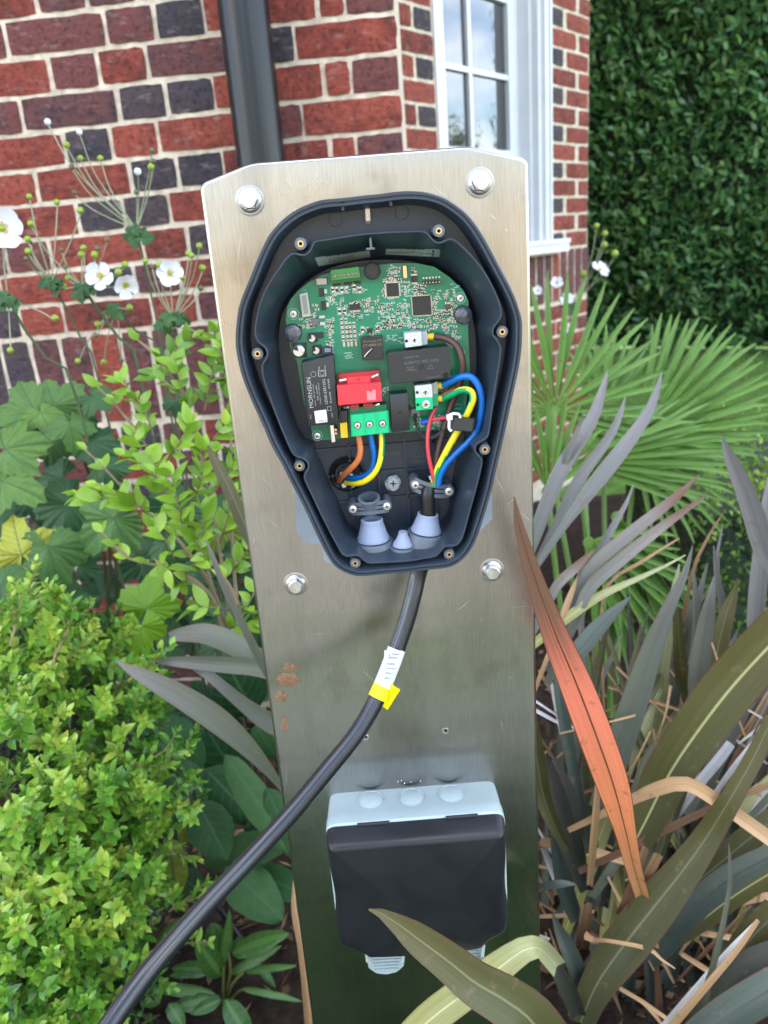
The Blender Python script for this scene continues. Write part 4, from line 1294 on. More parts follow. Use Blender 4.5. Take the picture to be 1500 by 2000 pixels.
# ---- entry seals and clamps
g = MB(); P = pu(678, 925, .010)
g.lathe([(.0152, 0), (.0152, .002), (.0140, .003), (.0128, .002), (.0118, .0015), (.0100, .0035), (.0078, .0035), (.0070, .001), (.0066, -.002)], P, (0, -1, 0), 36)
g.build('cable_seal', M_RUB, chg)
g = MB()
for x, y, s_ in ((668, 926, 5), (686, 928, 4), (672, 948, 6), (690, 948, 5)):
    P = pu(x, y, .0155)
    g.lathe([(s_ * .0004, 0), (s_ * .00022, .0012), (.0001, .0015)], P, (.3, -1, .2), 7)
g.build('paper_filler', M_WSTK, chg)
g = MB(); P = pu(769, 945, .0145)
rings_ = []
for k, (rr, hh) in enumerate(((.0072, -.003), (.0066, .0), (.0050, .0016), (.0038, .0018))):
    rings_.append([P + Vector((rr * (1 + .30 * noise.noise(Vector((math.cos(a) * 1.6, math.sin(a) * 1.6, k * .5)))) * math.cos(a), -hh, rr * (1 + .30 * noise.noise(Vector((math.cos(a) * 1.6, math.sin(a) * 1.6, k + 4)))) * math.sin(a))) for a in [2 * math.pi * i / 26 for i in range(26)]])
g.rings(rings_, 0, True, False, True)
so_ = g.build('silicone_blob', M_GLUE, chg)
screw(768, 944, .0040, .0165, M_GLUE, chg, name='fixing_screw')
def clamp(cx, cy, w_, h_, rot, bow, s1, s2):
    g = MB(); n = 14
    a = rad(rot); ca, sa = math.cos(a), math.sin(a)
    def q(u, v, w):
        x = u * w_ / 2; y = v * h_ / 2 + bow * (1 - u * u)
        return pu(cx + x * ca - y * sa, cy + x * sa + y * ca, w)
    W1 = lambda u: .036 + .006 * (1 - u * u)
    for v0, v1, hh in ((-1, -.42, .0), (-.22, .22, -.0006), (.42, 1, .0), (-.44, -.2, -.004), (.2, .44, -.004)):
        a_, b_, c_, d_ = [], [], [], []
        for k in range(n + 1):
            u = -1 + 2 * k / n
            w = W1(u) + hh
            a_.append(q(u, v0, w - .006)); b_.append(q(u, v0, w)); c_.append(q(u, v1, w)); d_.append(q(u, v1, w - .006))
        g.rings([a_, b_, c_, d_], 0, False)
    for u in (-.92, .92):
        P = q(u, 0, W1(u))
        g.lathe([(h_ * .5 / 2580 * .86, -.02), (h_ * .5 / 2580 * .86, .0006), (h_ * .5 / 2580 * .7, .0012)], P, (0, -1, 0), 20)
    o = g.build('cable_clamp', M_PLM, chg, ang=35)
    for u in (-.92, .92):
        P = q(u, 0, W1(u) + .0012)
        px, py, _ = proj(P)
        screw(px, py, .0024, W1(u) + .0012, M_TIN, o, name='clamp_screw', head=.0010)
    return o
clamp(722.5, 991, 72, 25, -5, 2, 0, 0)
clamp(844, 952, 72, 27, 11, 6, 0, 0)
g = MB(); g.lathe([(.0092, 0), (.0092, .012), (.0070, .0125), (.0066, .004)], pu(722, 988, .034) + Vector((0, .003, -.004)), (0, -.35, 1), 26, 0, False, False); g.build('empty_cable_collar', M_PLM, chg)
def grommet(tx, ty, bx, by, rt_, rb_, w):
    T_, B_ = pu(tx, ty, w), pu(bx, by, w)
    B_.x, B_.y = B_.x, T_.y
    ax = (T_ - B_); h = ax.length
    g = MB()
    prof = [(rb_ * 1.02, -.0006), (rb_ * 1.02, .0008), (rb_ * .96, h * .14), (rb_ + (rt_ - rb_) * .46, h * .36), (rb_ + (rt_ - rb_) * .78, h * .62), (rt_ * .98, h * .86), (rt_, h * .95), (rt_ * .95, h), (rt_ * .80, h), (rt_ * .78, h * .8)]
    g.lathe(prof, B_, ax, 32, 0, False, False)
    g.lathe([(rt_ * .79, h * .82), (.0001, h * .82)], B_, ax, 20, 0, False, False)
    o = g.build('cable_grommet', M_GROM, chg)
    g = MB()
    g.lathe([(rb_ * 1.3, -.016), (rb_ * 1.26, -.0026), (rb_ * 1.2, -.0014), (rb_ * 1.04, -.0012), (rb_ * 1.0, -.002)], B_, ax, 36, 0, False, False)
    g.build('grommet_seat', M_PLM, chg)
    return T_, B_
grommet(726, 1013, 729, 1052, .0093, .0134, .036)
TG, BG = grommet(836, 1003, 832, 1036, .0088, .0125, .038)
grommet(787, 1038, 787, 1064, .0037, .0083, .046)

# ------------------------------------------------------------------ charging cable
cable = thing('charging_cable', 'thick glossy black cable hanging from the charger and sweeping to the lower left', 'cable', pu(815, 1118, .035))
CR = .0073
cp = [(836, 1040, .038), (826, 1090, .037), (816, 1124, .036)]
cpts = [pu(*q) for q in cp]
for px, py, Y in ((808, 1160, .592), (796, 1205, .586), (778, 1258, .578), (757, 1315, .568), (731, 1374, .556), (694, 1436, .542), (640, 1503, .526), (572, 1585, .506), (500, 1664, .485), (425, 1743, .462), (350, 1826, .438), (285, 1903, .416), (215, 2000, .392), (120, 2140, .362)):
    cpts.append(onY(px, py, Y))
cpath = resample(catmull(cpts, 8), 90)
g = MB(); g.tube(cpath, CR, 20)
g.build('cable_sheath', mat('cable_black', (.009, .012, .018), .26, var=.2, scale=12, bump=.05, bscale=60, spec=.6, bdist=.0004, rvar=.04, coat=.35), cable, ang=60)
ins = [TG + Vector((0, 0, -.01)), TG + Vector((.001, 0, .02)), pu(845, 952, .030), pu(848, 934, .030)]
g = MB(); g.tube(resample(catmull(ins, 5), 14), .0062, 18)
g.build('inner_sheath', M_RUB, cable, ang=60)
g = MB(); P = pu(848, 934, .030)
for k in range(5):
    g.lathe([(.0018, -.002), (.0016, .0006), (.0003, .0014)], P + Vector((.0038 * math.cos(k * 1.3), .0038 * math.sin(k * 1.3), .0005)), (0, 0, 1), 7)
g.build('paper_filler', M_WSTK, cable)
def near(px, py):
    return min(range(len(cpath)), key=lambda i: (Vector(proj(cpath[i])[:2]) - Vector((px, py))).length)
def wrap(i0, i1, lift, mt, name):
    sub = resample(catmull(cpath[max(i0, 0):i1 + 1], 4), 14)
    g = MB(); g.tube(sub, CR + lift, 22, 0, False)
    return g.build(name, mt, cable, ang=60)
M_LBLUE = mat('label_white', (.62, .68, .76), .45, var=.03)
M_LYEL = mat('label_yellow', (.86, .74, .0), .45, var=.03)
ia, ib, ic_ = near(776, 1262), near(746, 1333), near(731, 1372)
wl_ = wrap(ia, ib, .0004, M_LBLUE, 'white_label')
wy = wrap(ib, ic_ - 1, .0005, M_LYEL, 'yellow_label')
def flag(quad, Ys, mt, parent, name):
    g = MB(); a, b, c, d = [Vector(q) for q in quad]
    n = 5
    r0 = [onY(*(a.lerp(b, k / n)), Ys(k / n)) for k in range(n + 1)]; r1 = [onY(*(d.lerp(c, k / n)), Ys(k / n)) for k in range(n + 1)]
    g.rings([r0, [(p + q) / 2 for p, q in zip(r0, r1)], r1], 0, False)
    return g.build(name, mt, parent, ang=180, fix=False)
YF = .5580
fw_ = flag([(751, 1270), (788, 1271), (767, 1328), (748, 1328)], lambda u: YF - .0005, M_LBLUE, wl_, 'label_tail')
fy = flag([(746, 1325), (782, 1347), (757, 1387), (721, 1361)], lambda u: YF + .0065 - .006 * math.sin(u * 2.6), M_LYEL, wy, 'label_tail')
sf = lambda x, y: onY(x, y, YF - .0011)
def rtx(cx, cy, w_, h_, rot):
    return rq(cx, cy, w_, h_, rot)
label_text([('!!\u25b2' if False else 'WARNING', rtx(773, 1278, 15, 3.4, 4), sf), ('RISK SHOCK', rtx(771, 1285, 13, 3.4, 4), sf), ('EV215-B8 AW', rtx(764, 1297, 17, 3.6, 4), sf), ('Q3 and 002.0P', rtx(764, 1306, 18, 3.6, 4), sf), ('300.0mm x2', rtx(760, 1315, 14, 3.6, 4), sf), ('2022-10', rtx(757, 1324, 12, 3.6, 4), sf)], M_PRINT, wl_)
g = MB()
L = [sf(*q) for q in ((761, 1277), (764, 1286), (758, 1286))]; c_ = sum(L, Vector()) / 3; g.rings([L, [c_ + (p - c_) * .7 for p in L]]); g.build('warning_triangle', M_PRINT, wl_, fix=False)
sy = lambda x, y: onY(x, y, YF - .0012)
g = MB()
for k in range(9):
    text(g, 'information text line', [(762 + k * 1.9 - 8, 1375 - k * 3.9 - 2), (776 + k * .6 - 4, 1349 + k * 0 - k * .2), (777.6 + k * .6 - 4, 1350 - k * .2), (763.6 + k * 1.9 - 8, 1376 - k * 3.9 - 2)], sy) if False else None
for k in range(7):
    q0 = Vector((750 + k * 3.6, 1377 - k * 5.4 + 0)); 
    text(g, 'Refer to the user manual', [tuple(Vector((752, 1340)) + Vector((.55 * k * 4.4, .33 * k * 4.4)) + Vector(d_)) for d_ in ((-10, 20), (1, 2), (3.0, 3.2), (-8.0, 21.2))], sy)
g.build('lettering', mat('olive_print', (.35, .30, .0), .6), wy, ang=0, fix=False)

# ------------------------------------------------------------------ weatherproof socket
M_SGREY = mat('pale_grey_plastic', (.37, .46, .48), .45, var=.06, bump=.05, bscale=500)
M_LID = mat('navy_black_lid', (.011, .0125, .017), .36, var=.15, scale=40, bump=.12, bscale=800, spec=.45, bdist=.0003)
sk = thing('outdoor_socket', 'weatherproof double socket with pale grey box and black hinged lid', 'socket', (.005, YP - .02, .68))
bx = rounded([(-.0790, .7425), (.0905, .7425), (.0905, .600), (-.0790, .600)], .012, 5)
g = MB()
g.rings([[XZ(p.x, p.y, w) for p in off2(bx, d)] for d, w in ((.0015, 0), (.0005, .030), (0, .031), (0, .0445), (.002, .046))], 0, True, False, True)
g.build('back_box', M_SGREY, sk)
for px, py in ((724, 1562), (804, 1557), (882, 1550)):
    # knockouts lie on the upward face
    d = ray(px, py); P = CAM + d * ((.7421 - CAMZ) / d.z)
    g = MB(); g.lathe([(.0125, -.0002), (.0124, .0006), (.0117, .0007), (.0114, -.0001)], P + Vector((0, 0, .0002)), (0, 0, 1), 32, 0, False, False)
    g.lathe([(.0114, .0002), (.0105, .0007), (.0001, .0008)], P, (0, 0, 1), 28)
    g.build('knockout', M_SGREY, sk)
HALF = [(.0845, .7405), (.0840, .700), (.0822, .672), (.0832, .650), (.0850, .632), (.0835, .619), (.0770, .612), (.0690, .608), (.0625, .603), (.0570, .5955), (.030, .5935)]
LLs = rounded([(.0055 + x, z) for x, z in HALF] + [(.0055 - x, z) for x, z in HALF[::-1]], .010, 4)
g = MB()
rl_ = [[XZ(p.x, p.y, w) for p in off2(LLs, d)] for d, w in ((0, .046), (0, .0465), (.0010, .056), (.0030, .0640), (.0046, .0672), (.0064, .0688), (.0085, .0692))]
g.rings(rl_)
cx_ = sum(rl_[-1], Vector()) / len(rl_[-1])
inner_ = off2(LLs, .0085)
ci_ = sum(inner_, Vector((0, 0))) / len(inner_)
g.rings([[XZ(ci_.x + (p.x - ci_.x) * k_, ci_.y + (p.y - ci_.y) * k_, w_) for p in inner_] for k_, w_ in ((1, .0692), (.93, .0697), (.8, .0706), (.6, .0715), (.35, .0721), (.1, .0724))], 0, True, False, True)
g.build('lid', M_LID, sk, ang=40, fix=False)
for px in (728, 902):
    g = MB(); d = ray(px, 1603); P = pu(px, 1596, .047)
    g.lathe([(.0019, -.015), (.0019, .015)], (P.x, YP - .0465, .7405), (1, 0, 0), 12, 0, True, True)
    g.build('hinge', M_LID if px > 0 else M_SGREY, sk)
for cx, cy in ((752, 1858), (908, 1848)):
    g = MB()
    T = [pu(cx + a, cy + b, .062) for a, b in ((-31, -8), (31, -12), (33, 6), (-31, 8))]
    pxbox(g, [(cx - 30, cy - 12), (cx + 30, cy - 15), (cx + 31, cy + 3), (cx - 30, cy + 6)], .066, .050)
    g.build('catch', M_LID, sk)
    g = MB()
    poly = [(cx - 38, cy + 2), (cx + 40, cy - 4), (cx + 37, cy + 30), (cx + 24, cy + 41), (cx + 3, cy + 46), (cx - 17, cy + 44), (cx - 32, cy + 34)]
    T = [pu(*q, .056) for q in poly]
    g.rings([[p + Vector((0, .014, 0)) for p in T], [p + Vector((0, .001, 0)) for p in T], [sum(T, Vector()) / 7 + (p - sum(T, Vector()) / 7) * .95 for p in T]], 0, True, False, True)
    for k in range(5):
        y = cy + 12 + k * 6.2
        pxbox(g, [(cx - 28 + k * 2, y), (cx + 30 - k * 2, y - 3), (cx + 30 - k * 2, y), (cx - 28 + k * 2, y + 3)], .0578, .054)
    for sx in (-1, 1):
        pxbox(g, [(cx + sx * 37 - 3, cy - 1), (cx + sx * 37 + 3, cy - 2), (cx + sx * 34 + 3, cy + 22), (cx + sx * 34 - 3, cy + 22)], .064, .048)
    g.build('latch', M_SGREY, sk)
g = MB()     # sealant crumbs above the box
for k in range(7):
    px = R.uniform(775, 830); P = pu(px, 1528 - (px - 770) * .06 + R.uniform(-3, 3), .001)
    r_ = R.uniform(.0003, .0008)
    g.lathe([(r_, 0), (r_ * .6, r_ * .8), (.0001, r_)], P, (0, -1, .4), 6)
g.build('sealant_bead', M_WSTK, sk)

# ================================================================== planting
def blade(name, path, mt, parent, fold=.22, twist=0.0, n=14, tipw=.03, roll=0.0, flat=False):
    """strap leaf through (px, py, Y, width px) points, tip first or base first"""
    P = [onY(q[0], q[1], q[2]) for q in path]
    W = [q[3] * proj(p)[2] / FPX for q, p in zip(path, P)]
    cp_ = catmull(P, 6); cw_ = [v.x for v in catmull([Vector((w, 0, 0)) for w in W], 6)]
    ds = [0.0]
    for a_, b_ in zip(cp_, cp_[1:]): ds.append(ds[-1] + (b_ - a_).length)
    pts = resample(cp_, n)
    wv = [Vector((float(np.interp(ds[-1] * i / (n - 1), ds, cw_)), 0, 0)) for i in range(n)]
    g = MB(); rs = []
    for i, p in enumerate(pts):
        t_ = (pts[min(i + 1, n - 1)] - pts[max(i - 1, 0)]).normalized()
        view = (CAM - p).normalized()
        s_ = t_.cross(view)
        if s_.length < 1e-4:
            s_ = Vector((1, 0, 0))
        s_.normalize()
        a = twist + roll * (i / (n - 1) - .5)
        nrm = s_.cross(t_).normalized()
        if nrm.dot(view) < 0:
            nrm = -nrm
        s2 = (s_ * math.cos(a) + nrm * math.sin(a)); n2 = (nrm * math.cos(a) - s_ * math.sin(a))
        w = max(wv[i].x, .0004) / max(.5, math.cos(a))
        rs.append([p + s2 * (w * .5 * u) + n2 * (fold * w * (abs(u) - .4) * (1 if abs(u) < 1 else .93)) for u in (-1, -.55, 0, .55, 1)])
    b = 0
    vs_, uv = [], []
    for k, r_ in enumerate(rs):
        for u, p in zip((0, .225, .5, .775, 1), r_):
            vs_.append(p); uv.append((u, k / (n - 1)))
    fs = [(k * 5 + i, k * 5 + i + 1, (k + 1) * 5 + i + 1, (k + 1) * 5 + i) for k in range(n - 1) for i in range(4)]
    g.add(vs_, fs, 0, uv)
    return g.build(name, mt, parent, ang=180, uv=True, fix=False)

B_GREY = blade_mat('flax_glaucous', (.072, .09, .05), (.105, .12, .085), (.145, .145, .125), (.10, .10, .08), (.10, .06, .05))
B_LILAC = blade_mat('flax_lilac_grey', (.10, .115, .09), (.155, .16, .15), (.205, .20, .20), (.16, .16, .17), (.20, .16, .16))
B_BRTIP = blade_mat('flax_brown_tipped', (.10, .11, .08), (.15, .15, .13), (.20, .175, .155), (.12, .11, .10), (.16, .10, .07), tipdark=(.16, .085, .06))
B_OLIVE = blade_mat('flax_olive', (.045, .048, .018), (.060, .062, .019), (.08, .073, .024), (.15, .16, .075), (.085, .035, .02))
B_OLIVER = blade_mat('flax_olive_bright_rib', (.055, .058, .015), (.075, .076, .017), (.088, .082, .022), (.42, .42, .18), (.10, .04, .02))
B_DARK = blade_mat('flax_dark_bronze', (.022, .027, .02), (.035, .041, .032), (.055, .056, .048), (.045, .045, .04), (.06, .03, .025))
B_TEAL = blade_mat('flax_blue_green', (.035, .055, .045), (.055, .08, .065), (.085, .11, .09), (.05, .05, .04), (.10, .05, .035))
B_ORANGE = blade_mat('flax_dying_orange', (.56, .36, .17), (.86, .30, .13), (.88, .25, .16), (.12, .05, .03), (.16, .05, .03), tipdark=(.20, .11, .07), streak=.30, trans=.3)
B_YGREEN = blade_mat('flax_yellow_green', (.26, .25, .07), (.30, .31, .13), (.34, .36, .20), (.50, .50, .28), (.20, .16, .06))
B_TAN = blade_mat('dead_tan', (.30, .18, .085), (.42, .265, .13), (.46, .30, .17), (.30, .18, .09), (.28, .16, .08), rough=.6)
B_PALE = blade_mat('dead_pale', (.42, .40, .38), (.56, .56, .58), (.62, .62, .64), (.40, .38, .36), (.36, .30, .26), rough=.5)
B_BROWN = blade_mat('dead_brown', (.10, .045, .025), (.17, .085, .045), (.26, .16, .08), (.08, .04, .02), (.10, .05, .03), rough=.55)
B_PALM = blade_mat('palm_leaflet', (.17, .32, .04), (.125, .265, .045), (.16, .30, .075), (.25, .40, .10), (.10, .20, .05), trans=.12, streak=.2)

FX = []
flax = thing('flax_plant', 'large bronze and grey flax clump with one dying orange leaf right of the post', 'flax', onZ(1190, 2080))
U = [  # material, points (px,py,Y,width)  base -> tip
 (B_LILAC, [(1040, 1060, 1.12, 30), (1095, 922, 1.16, 36), (1155, 824, 1.20, 30), (1176, 765, 1.22, 18), (1187, 722, 1.24, 2)], .3),
 (B_LILAC, [(1078, 1040, 1.10, 20), (1130, 936, 1.13, 27), (1186, 859, 1.16, 22), (1210, 812, 1.17, 14), (1221, 775, 1.18, 2)], -.25),
 (B_LILAC, [(1100, 1030, 1.08, 18), (1148, 964, 1.10, 34), (1204, 894, 1.12, 36), (1260, 817, 1.15, 26), (1283, 765, 1.16, 15), (1293, 726, 1.17, 2)], .2),
 (B_GREY, [(1085, 960, 1.16, 10), (1112, 880, 1.17, 13), (1130, 835, 1.18, 9), (1138, 808, 1.18, 2)], .1),
 (B_LILAC, [(1130, 1160, 1.05, 16), (1148, 1118, 1.06, 19), (1190, 1041, 1.08, 18), (1222, 985, 1.09, 10), (1238, 946, 1.1, 2)], -.2),
 (B_BRTIP, [(1120, 1190, 1.00, 22), (1155, 1111, 1.02, 28), (1225, 1048, 1.05, 30), (1312, 978, 1.08, 22), (1345, 948, 1.09, 11), (1367, 927, 1.1, 2)], .25),
 (B_BRTIP, [(1122, 1215, .98, 22), (1150, 1150, 1.0, 28), (1207, 1097, 1.02, 30), (1295, 1027, 1.06, 22), (1350, 988, 1.08, 12), (1384, 964, 1.09, 2)], -.15),
 (B_LILAC, [(1530, 1190, .98, 46), (1494, 1075, .98, 50), (1466, 985, .98, 46), (1437, 915, .98, 34), (1418, 875, .98, 18), (1409, 850, .98, 2)], .15),
 (B_LILAC, [(1468, 1330, 1.05, 34), (1474, 1220, 1.05, 38), (1484, 1100, 1.06, 38), (1497, 1000, 1.07, 30), (1506, 925, 1.08, 12)], -.2),
 (B_TAN, [(1176, 1175, 1.04, 6), (1225, 1118, 1.05, 7), (1280, 1080, 1.06, 6), (1327, 1051, 1.07, 2)], 0),
 (B_YGREEN, [(1112, 1204, .98, 20), (1176, 1162, 1.0, 16), (1242, 1132, 1.02, 11), (1300, 1105, 1.03, 6), (1339, 1084, 1.04, 2)], .2),
 (B_TEAL, [(1095, 1345, .92, 26), (1134, 1270, .94, 36), (1176, 1218, .96, 30), (1210, 1186, .97, 16), (1232, 1165, .98, 2)], .2),
 (B_BRTIP, [(1066, 1185, .98, 20), (1090, 1140, .99, 24), (1120, 1112, 1.0, 22), (1145, 1088, 1.01, 12), (1160, 1073, 1.02, 2)], -.2),
 (B_TAN, [(1090, 1230, .95, 10), (1108, 1180, .96, 13), (1120, 1148, .97, 9), (1128, 1126, .97, 2)], .3),
 (B_GREY, [(1172, 1580, .86, 42), (1206, 1470, .88, 52), (1243, 1362, .90, 50), (1275, 1266, .92, 40), (1306, 1188, .93, 26), (1337, 1122, .94, 14), (1353, 1066, .95, 2)], .1),
 (B_BROWN, [(1334, 1215, 1.05, 8), (1350, 1125, 1.06, 7), (1375, 1063, 1.07, 6), (1412, 1002, 1.08, 2)], 0),
 (B_LILAC, [(1396, 1150, 1.05, 9), (1400, 1090, 1.05, 8), (1412, 1022, 1.06, 2)], 0),
 (B_YGREEN, [(1282, 1400, 1.0, 26), (1296, 1285, 1.0, 28), (1312, 1185, 1.01, 20), (1327, 1102, 1.02, 3)], .2),
 (B_OLIVE, [(1345, 1400, .98, 24), (1334, 1330, .98, 28), (1327, 1262, .98, 22), (1322, 1185, .98, 16)], .2),
 (B_GREY, [(1352, 1290, 1.02, 16), (1359, 1190, 1.02, 15), (1355, 1114, 1.03, 4)], -.2),
 (B_GREY, [(1330, 1290, 1.03, 22), (1350, 1220, 1.03, 22), (1368, 1155, 1.04, 12), (1382, 1100, 1.05, 3)], .15),
 (B_GREY, [(1358, 1400, .95, 40), (1366, 1312, .95, 42), (1380, 1215, .96, 32), (1390, 1160, .96, 16), (1395, 1125, .97, 3)], .05),
 (B_OLIVE, [(1392, 1360, .94, 26), (1400, 1280, .95, 34), (1420, 1195, .96, 28), (1434, 1158, .97, 14), (1442, 1130, .97, 2)], -.2),
 (B_GREY, [(1408, 1240, 1.0, 16), (1403, 1150, 1.0, 14), (1394, 1066, 1.01, 3)], .2),
 (B_LILAC, [(1420, 1290, 1.0, 12), (1432, 1250, 1.0, 10), (1442, 1228, 1.0, 2)], .1),
 (B_GREY, [(1405, 1330, 1.0, 22), (1412, 1280, 1.0, 24), (1418, 1235, 1.01, 10)], .2),
 (B_OLIVER, [(1225, 1672, .80, 56), (1262, 1600, .81, 72), (1310, 1505, .82, 84), (1375, 1410, .82, 94), (1440, 1328, .82, 98), (1530, 1232, .81, 94), (1600, 1160, .8, 80)], .12),
 (B_OLIVE, [(1133, 2000, .72, 46), (1165, 1925, .73, 62), (1218, 1848, .74, 80), (1281, 1768, .75, 78), (1337, 1697, .76, 62), (1384, 1630, .77, 50), (1428, 1558, .77, 40), (1469, 1486, .78, 34), (1510, 1400, .79, 26)], -.1),
 (B_ORANGE, [(1275, 1850, .77, 24), (1258, 1765, .765, 26), (1238, 1695, .72, 31), (1222, 1625, .67, 40), (1198, 1535, .64, 62), (1165, 1440, .61, 68), (1125, 1335, .59, 64), (1085, 1240, .57, 52), (1048, 1140, .56, 36), (1020, 1050, .555, 24), (1008, 1000, .553, 13), (1004, 970, .552, 2)], .12),
 (B_TEAL, [(1270, 1880, .80, 24), (1300, 1845, .80, 40), (1345, 1786, .80, 48), (1422, 1718, .80, 48), (1520, 1664, .79, 40)], .2),
 (B_OLIVE, [(1335, 1745, .86, 30), (1400, 1690, .86, 44), (1470, 1632, .86, 46), (1540, 1580, .86, 40)], .1),
 (B_OLIVER, [(1310, 1842, .84, 26), (1380, 1790, .84, 40), (1440, 1745, .84, 42), (1530, 1690, .84, 40)], .1),
 (B_TEAL, [(1350, 2040, .68, 60), (1420, 1985, .68, 66), (1500, 1935, .68, 66), (1560, 1900, .68, 60)], .1),
 (B_DARK, [(1370, 1990, .78, 40), (1420, 1920, .78, 50), (1470, 1880, .78, 48), (1540, 1850, .78, 40)], .1),
 (B_OLIVE, [(1420, 1910, .82, 40), (1460, 1840, .82, 54), (1520, 1780, .82, 56)], .1),
 (B_DARK, [(1146, 1740, .84, 26), (1110, 1640, .85, 44), (1086, 1560, .86, 46), (1072, 1500, .87, 26), (1068, 1470, .87, 4)], .1),
 (B_DARK, [(1135, 1720, .86, 22), (1118, 1610, .87, 40), (1100, 1540, .88, 36), (1080, 1475, .89, 4)], -.3),
 (B_OLIVE, [(1110, 1660, .82, 14), (1086, 1620, .82, 22), (1062, 1560, .83, 32), (1048, 1480, .84, 36), (1040, 1400, .85, 20)], .2),
 (B_TEAL, [(1128, 1800, .84, 26), (1106, 1740, .85, 34), (1092, 1660, .86, 30), (1085, 1600, .87, 14)], .2),
 (B_TEAL, [(1146, 1950, .74, 26), (1118, 1870, .75, 34), (1094, 1820, .76, 22), (1079, 1784, .76, 2)], .1),
 (B_DARK, [(1130, 1985, .72, 30), (1108, 1930, .72, 34), (1084, 1888, .72, 26), (1062, 1868, .72, 14)], .1),
 (B_TAN, [(1110, 1622, .80, 10), (1227, 1566, .79, 18), (1281, 1542, .785, 26), (1340, 1531, .78, 28), (1406, 1568, .78, 27), (1453, 1602, .78, 28), (1520, 1650, .78, 28)], .1),
 (B_BROWN, [(1130, 1702, .81, 12), (1218, 1662, .80, 14), (1312, 1615, .80, 15), (1406, 1571, .80, 13), (1510, 1530, .80, 12)], 0),
 (B_PALE, [(1262, 1684, .90, 20), (1300, 1620, .90, 20), (1343, 1558, .90, 20), (1406, 1482, .90, 20), (1428, 1452, .9, 18)], .2),
 (B_PALE, [(1390, 1560, .9, 9), (1440, 1490, .9, 11), (1500, 1420, .9, 10)], .1),
 (B_TAN, [(1152, 1730, .79, 12), (1160, 1640, .79, 15), (1166, 1560, .79, 12), (1169, 1484, .79, 2)], .2),
 (B_TAN, [(1142, 1826, .74, 16), (1160, 1836, .74, 9), (1190, 1838, .73, 7), (1265, 1853, .73, 8), (1292, 1874, .73, 5), (1319, 1892, .73, 2)], .2),
 (B_GREY, [(1355, 2010, .70, 34), (1384, 1920, .71, 14), (1406, 1834, .71, 11), (1424, 1740, .72, 8), (1426, 1700, .72, 8), (1424, 1648, .72, 2)], .1),
 (B_BROWN, [(1212, 1790, .76, 18), (1232, 1740, .76, 17), (1262, 1655, .76, 15)], .3),
 (B_BROWN, [(1236, 1780, .77, 16), (1260, 1720, .77, 17), (1286, 1668, .77, 18)], -.3),
 (B_BROWN, [(1131, 1850, .78, 13), (1136, 1810, .78, 13), (1142, 1766, .78, 12)], .2),
 (B_BROWN, [(1145, 1855, .78, 12), (1148, 1810, .78, 12), (1152, 1764, .78, 12)], .2),
 (B_TAN, [(1300, 2020, .70, 14), (1381, 1925, .70, 13), (1440, 1855, .70, 11), (1481, 1797, .70, 8)], .1),
 (B_PALE, [(1290, 2010, .72, 10), (1350, 1940, .72, 10), (1420, 1860, .72, 9), (1478, 1800, .72, 6)], .1),
 (B_TAN, [(1210, 1930, .76, 8), (1260, 1960, .75, 8), (1310, 1995, .75, 7)], .1),
 (B_TAN, [(1420, 1768, .9, 12), (1500, 1750, .9, 15), (1560, 1745, .9, 14)], 0),
 (B_TAN, [(1340, 1818, .9, 9), (1420, 1830, .9, 11), (1480, 1842, .9, 6)], 0),
 (B_TAN, [(1330, 1862, .88, 9), (1395, 1905, .88, 11), (1440, 1950, .88, 7)], 0),
 (B_PALE, [(1405, 1745, .95, 20), (1440, 1650, .95, 22), (1520, 1520, .95, 20)], .2),
 (B_TAN, [(1055, 1645, .9, 14), (1100, 1650, .88, 22), (1180, 1670, .87, 18), (1240, 1690, .87, 10)], .2),
 (B_TAN, [(1052, 1790, .86, 7), (1100, 1788, .86, 8), (1160, 1780, .86, 6)], .1),
 (B_PALE, [(1060, 1655, .9, 10), (1078, 1700, .9, 14), (1098, 1750, .9, 10), (1115, 1790, .9, 5)], .2),
 (B_TEAL, [(1052, 1735, .80, 14), (1085, 1728, .79, 16), (1110, 1726, .79, 10), (1125, 1728, .79, 2)], .3),
]
for mt, pts, tw in U:
    if mt in (B_LILAC, B_BRTIP): pts = [(a, b, c, w * .84) for a, b, c, w in pts]
    if pts[0][0] < 1126 and pts[0][1] < 1240:
        (x_, y_, Y_, w_), (x2, y2) = pts[0], pts[1][:2]
        l_ = math.hypot(x_ - x2, y_ - y2)
        pts = [(x_ + (x_ - x2) / l_ * 110 - 10, y_ + (y_ - y2) / l_ * 110 + 20, Y_ - .03, w_ * .8)] + pts
    elif pts[0][1] < 1460 and mt is not B_ORANGE:
        x_, y_, Y_, w_ = pts[0]
        pts = [(x_ + (1200 - x_) * .55, y_ + (1930 - y_) * .55, Y_ - .06, w_ * .7)] + pts
    lf_ = blade('leaf', pts, mt, flax, twist=tw, n=max(10, 3 * len(pts)))
    if mt is B_ORANGE:
        lf_['label'] = 'dying orange leaf with a scorched brown tip'
rf = random.Random(21)
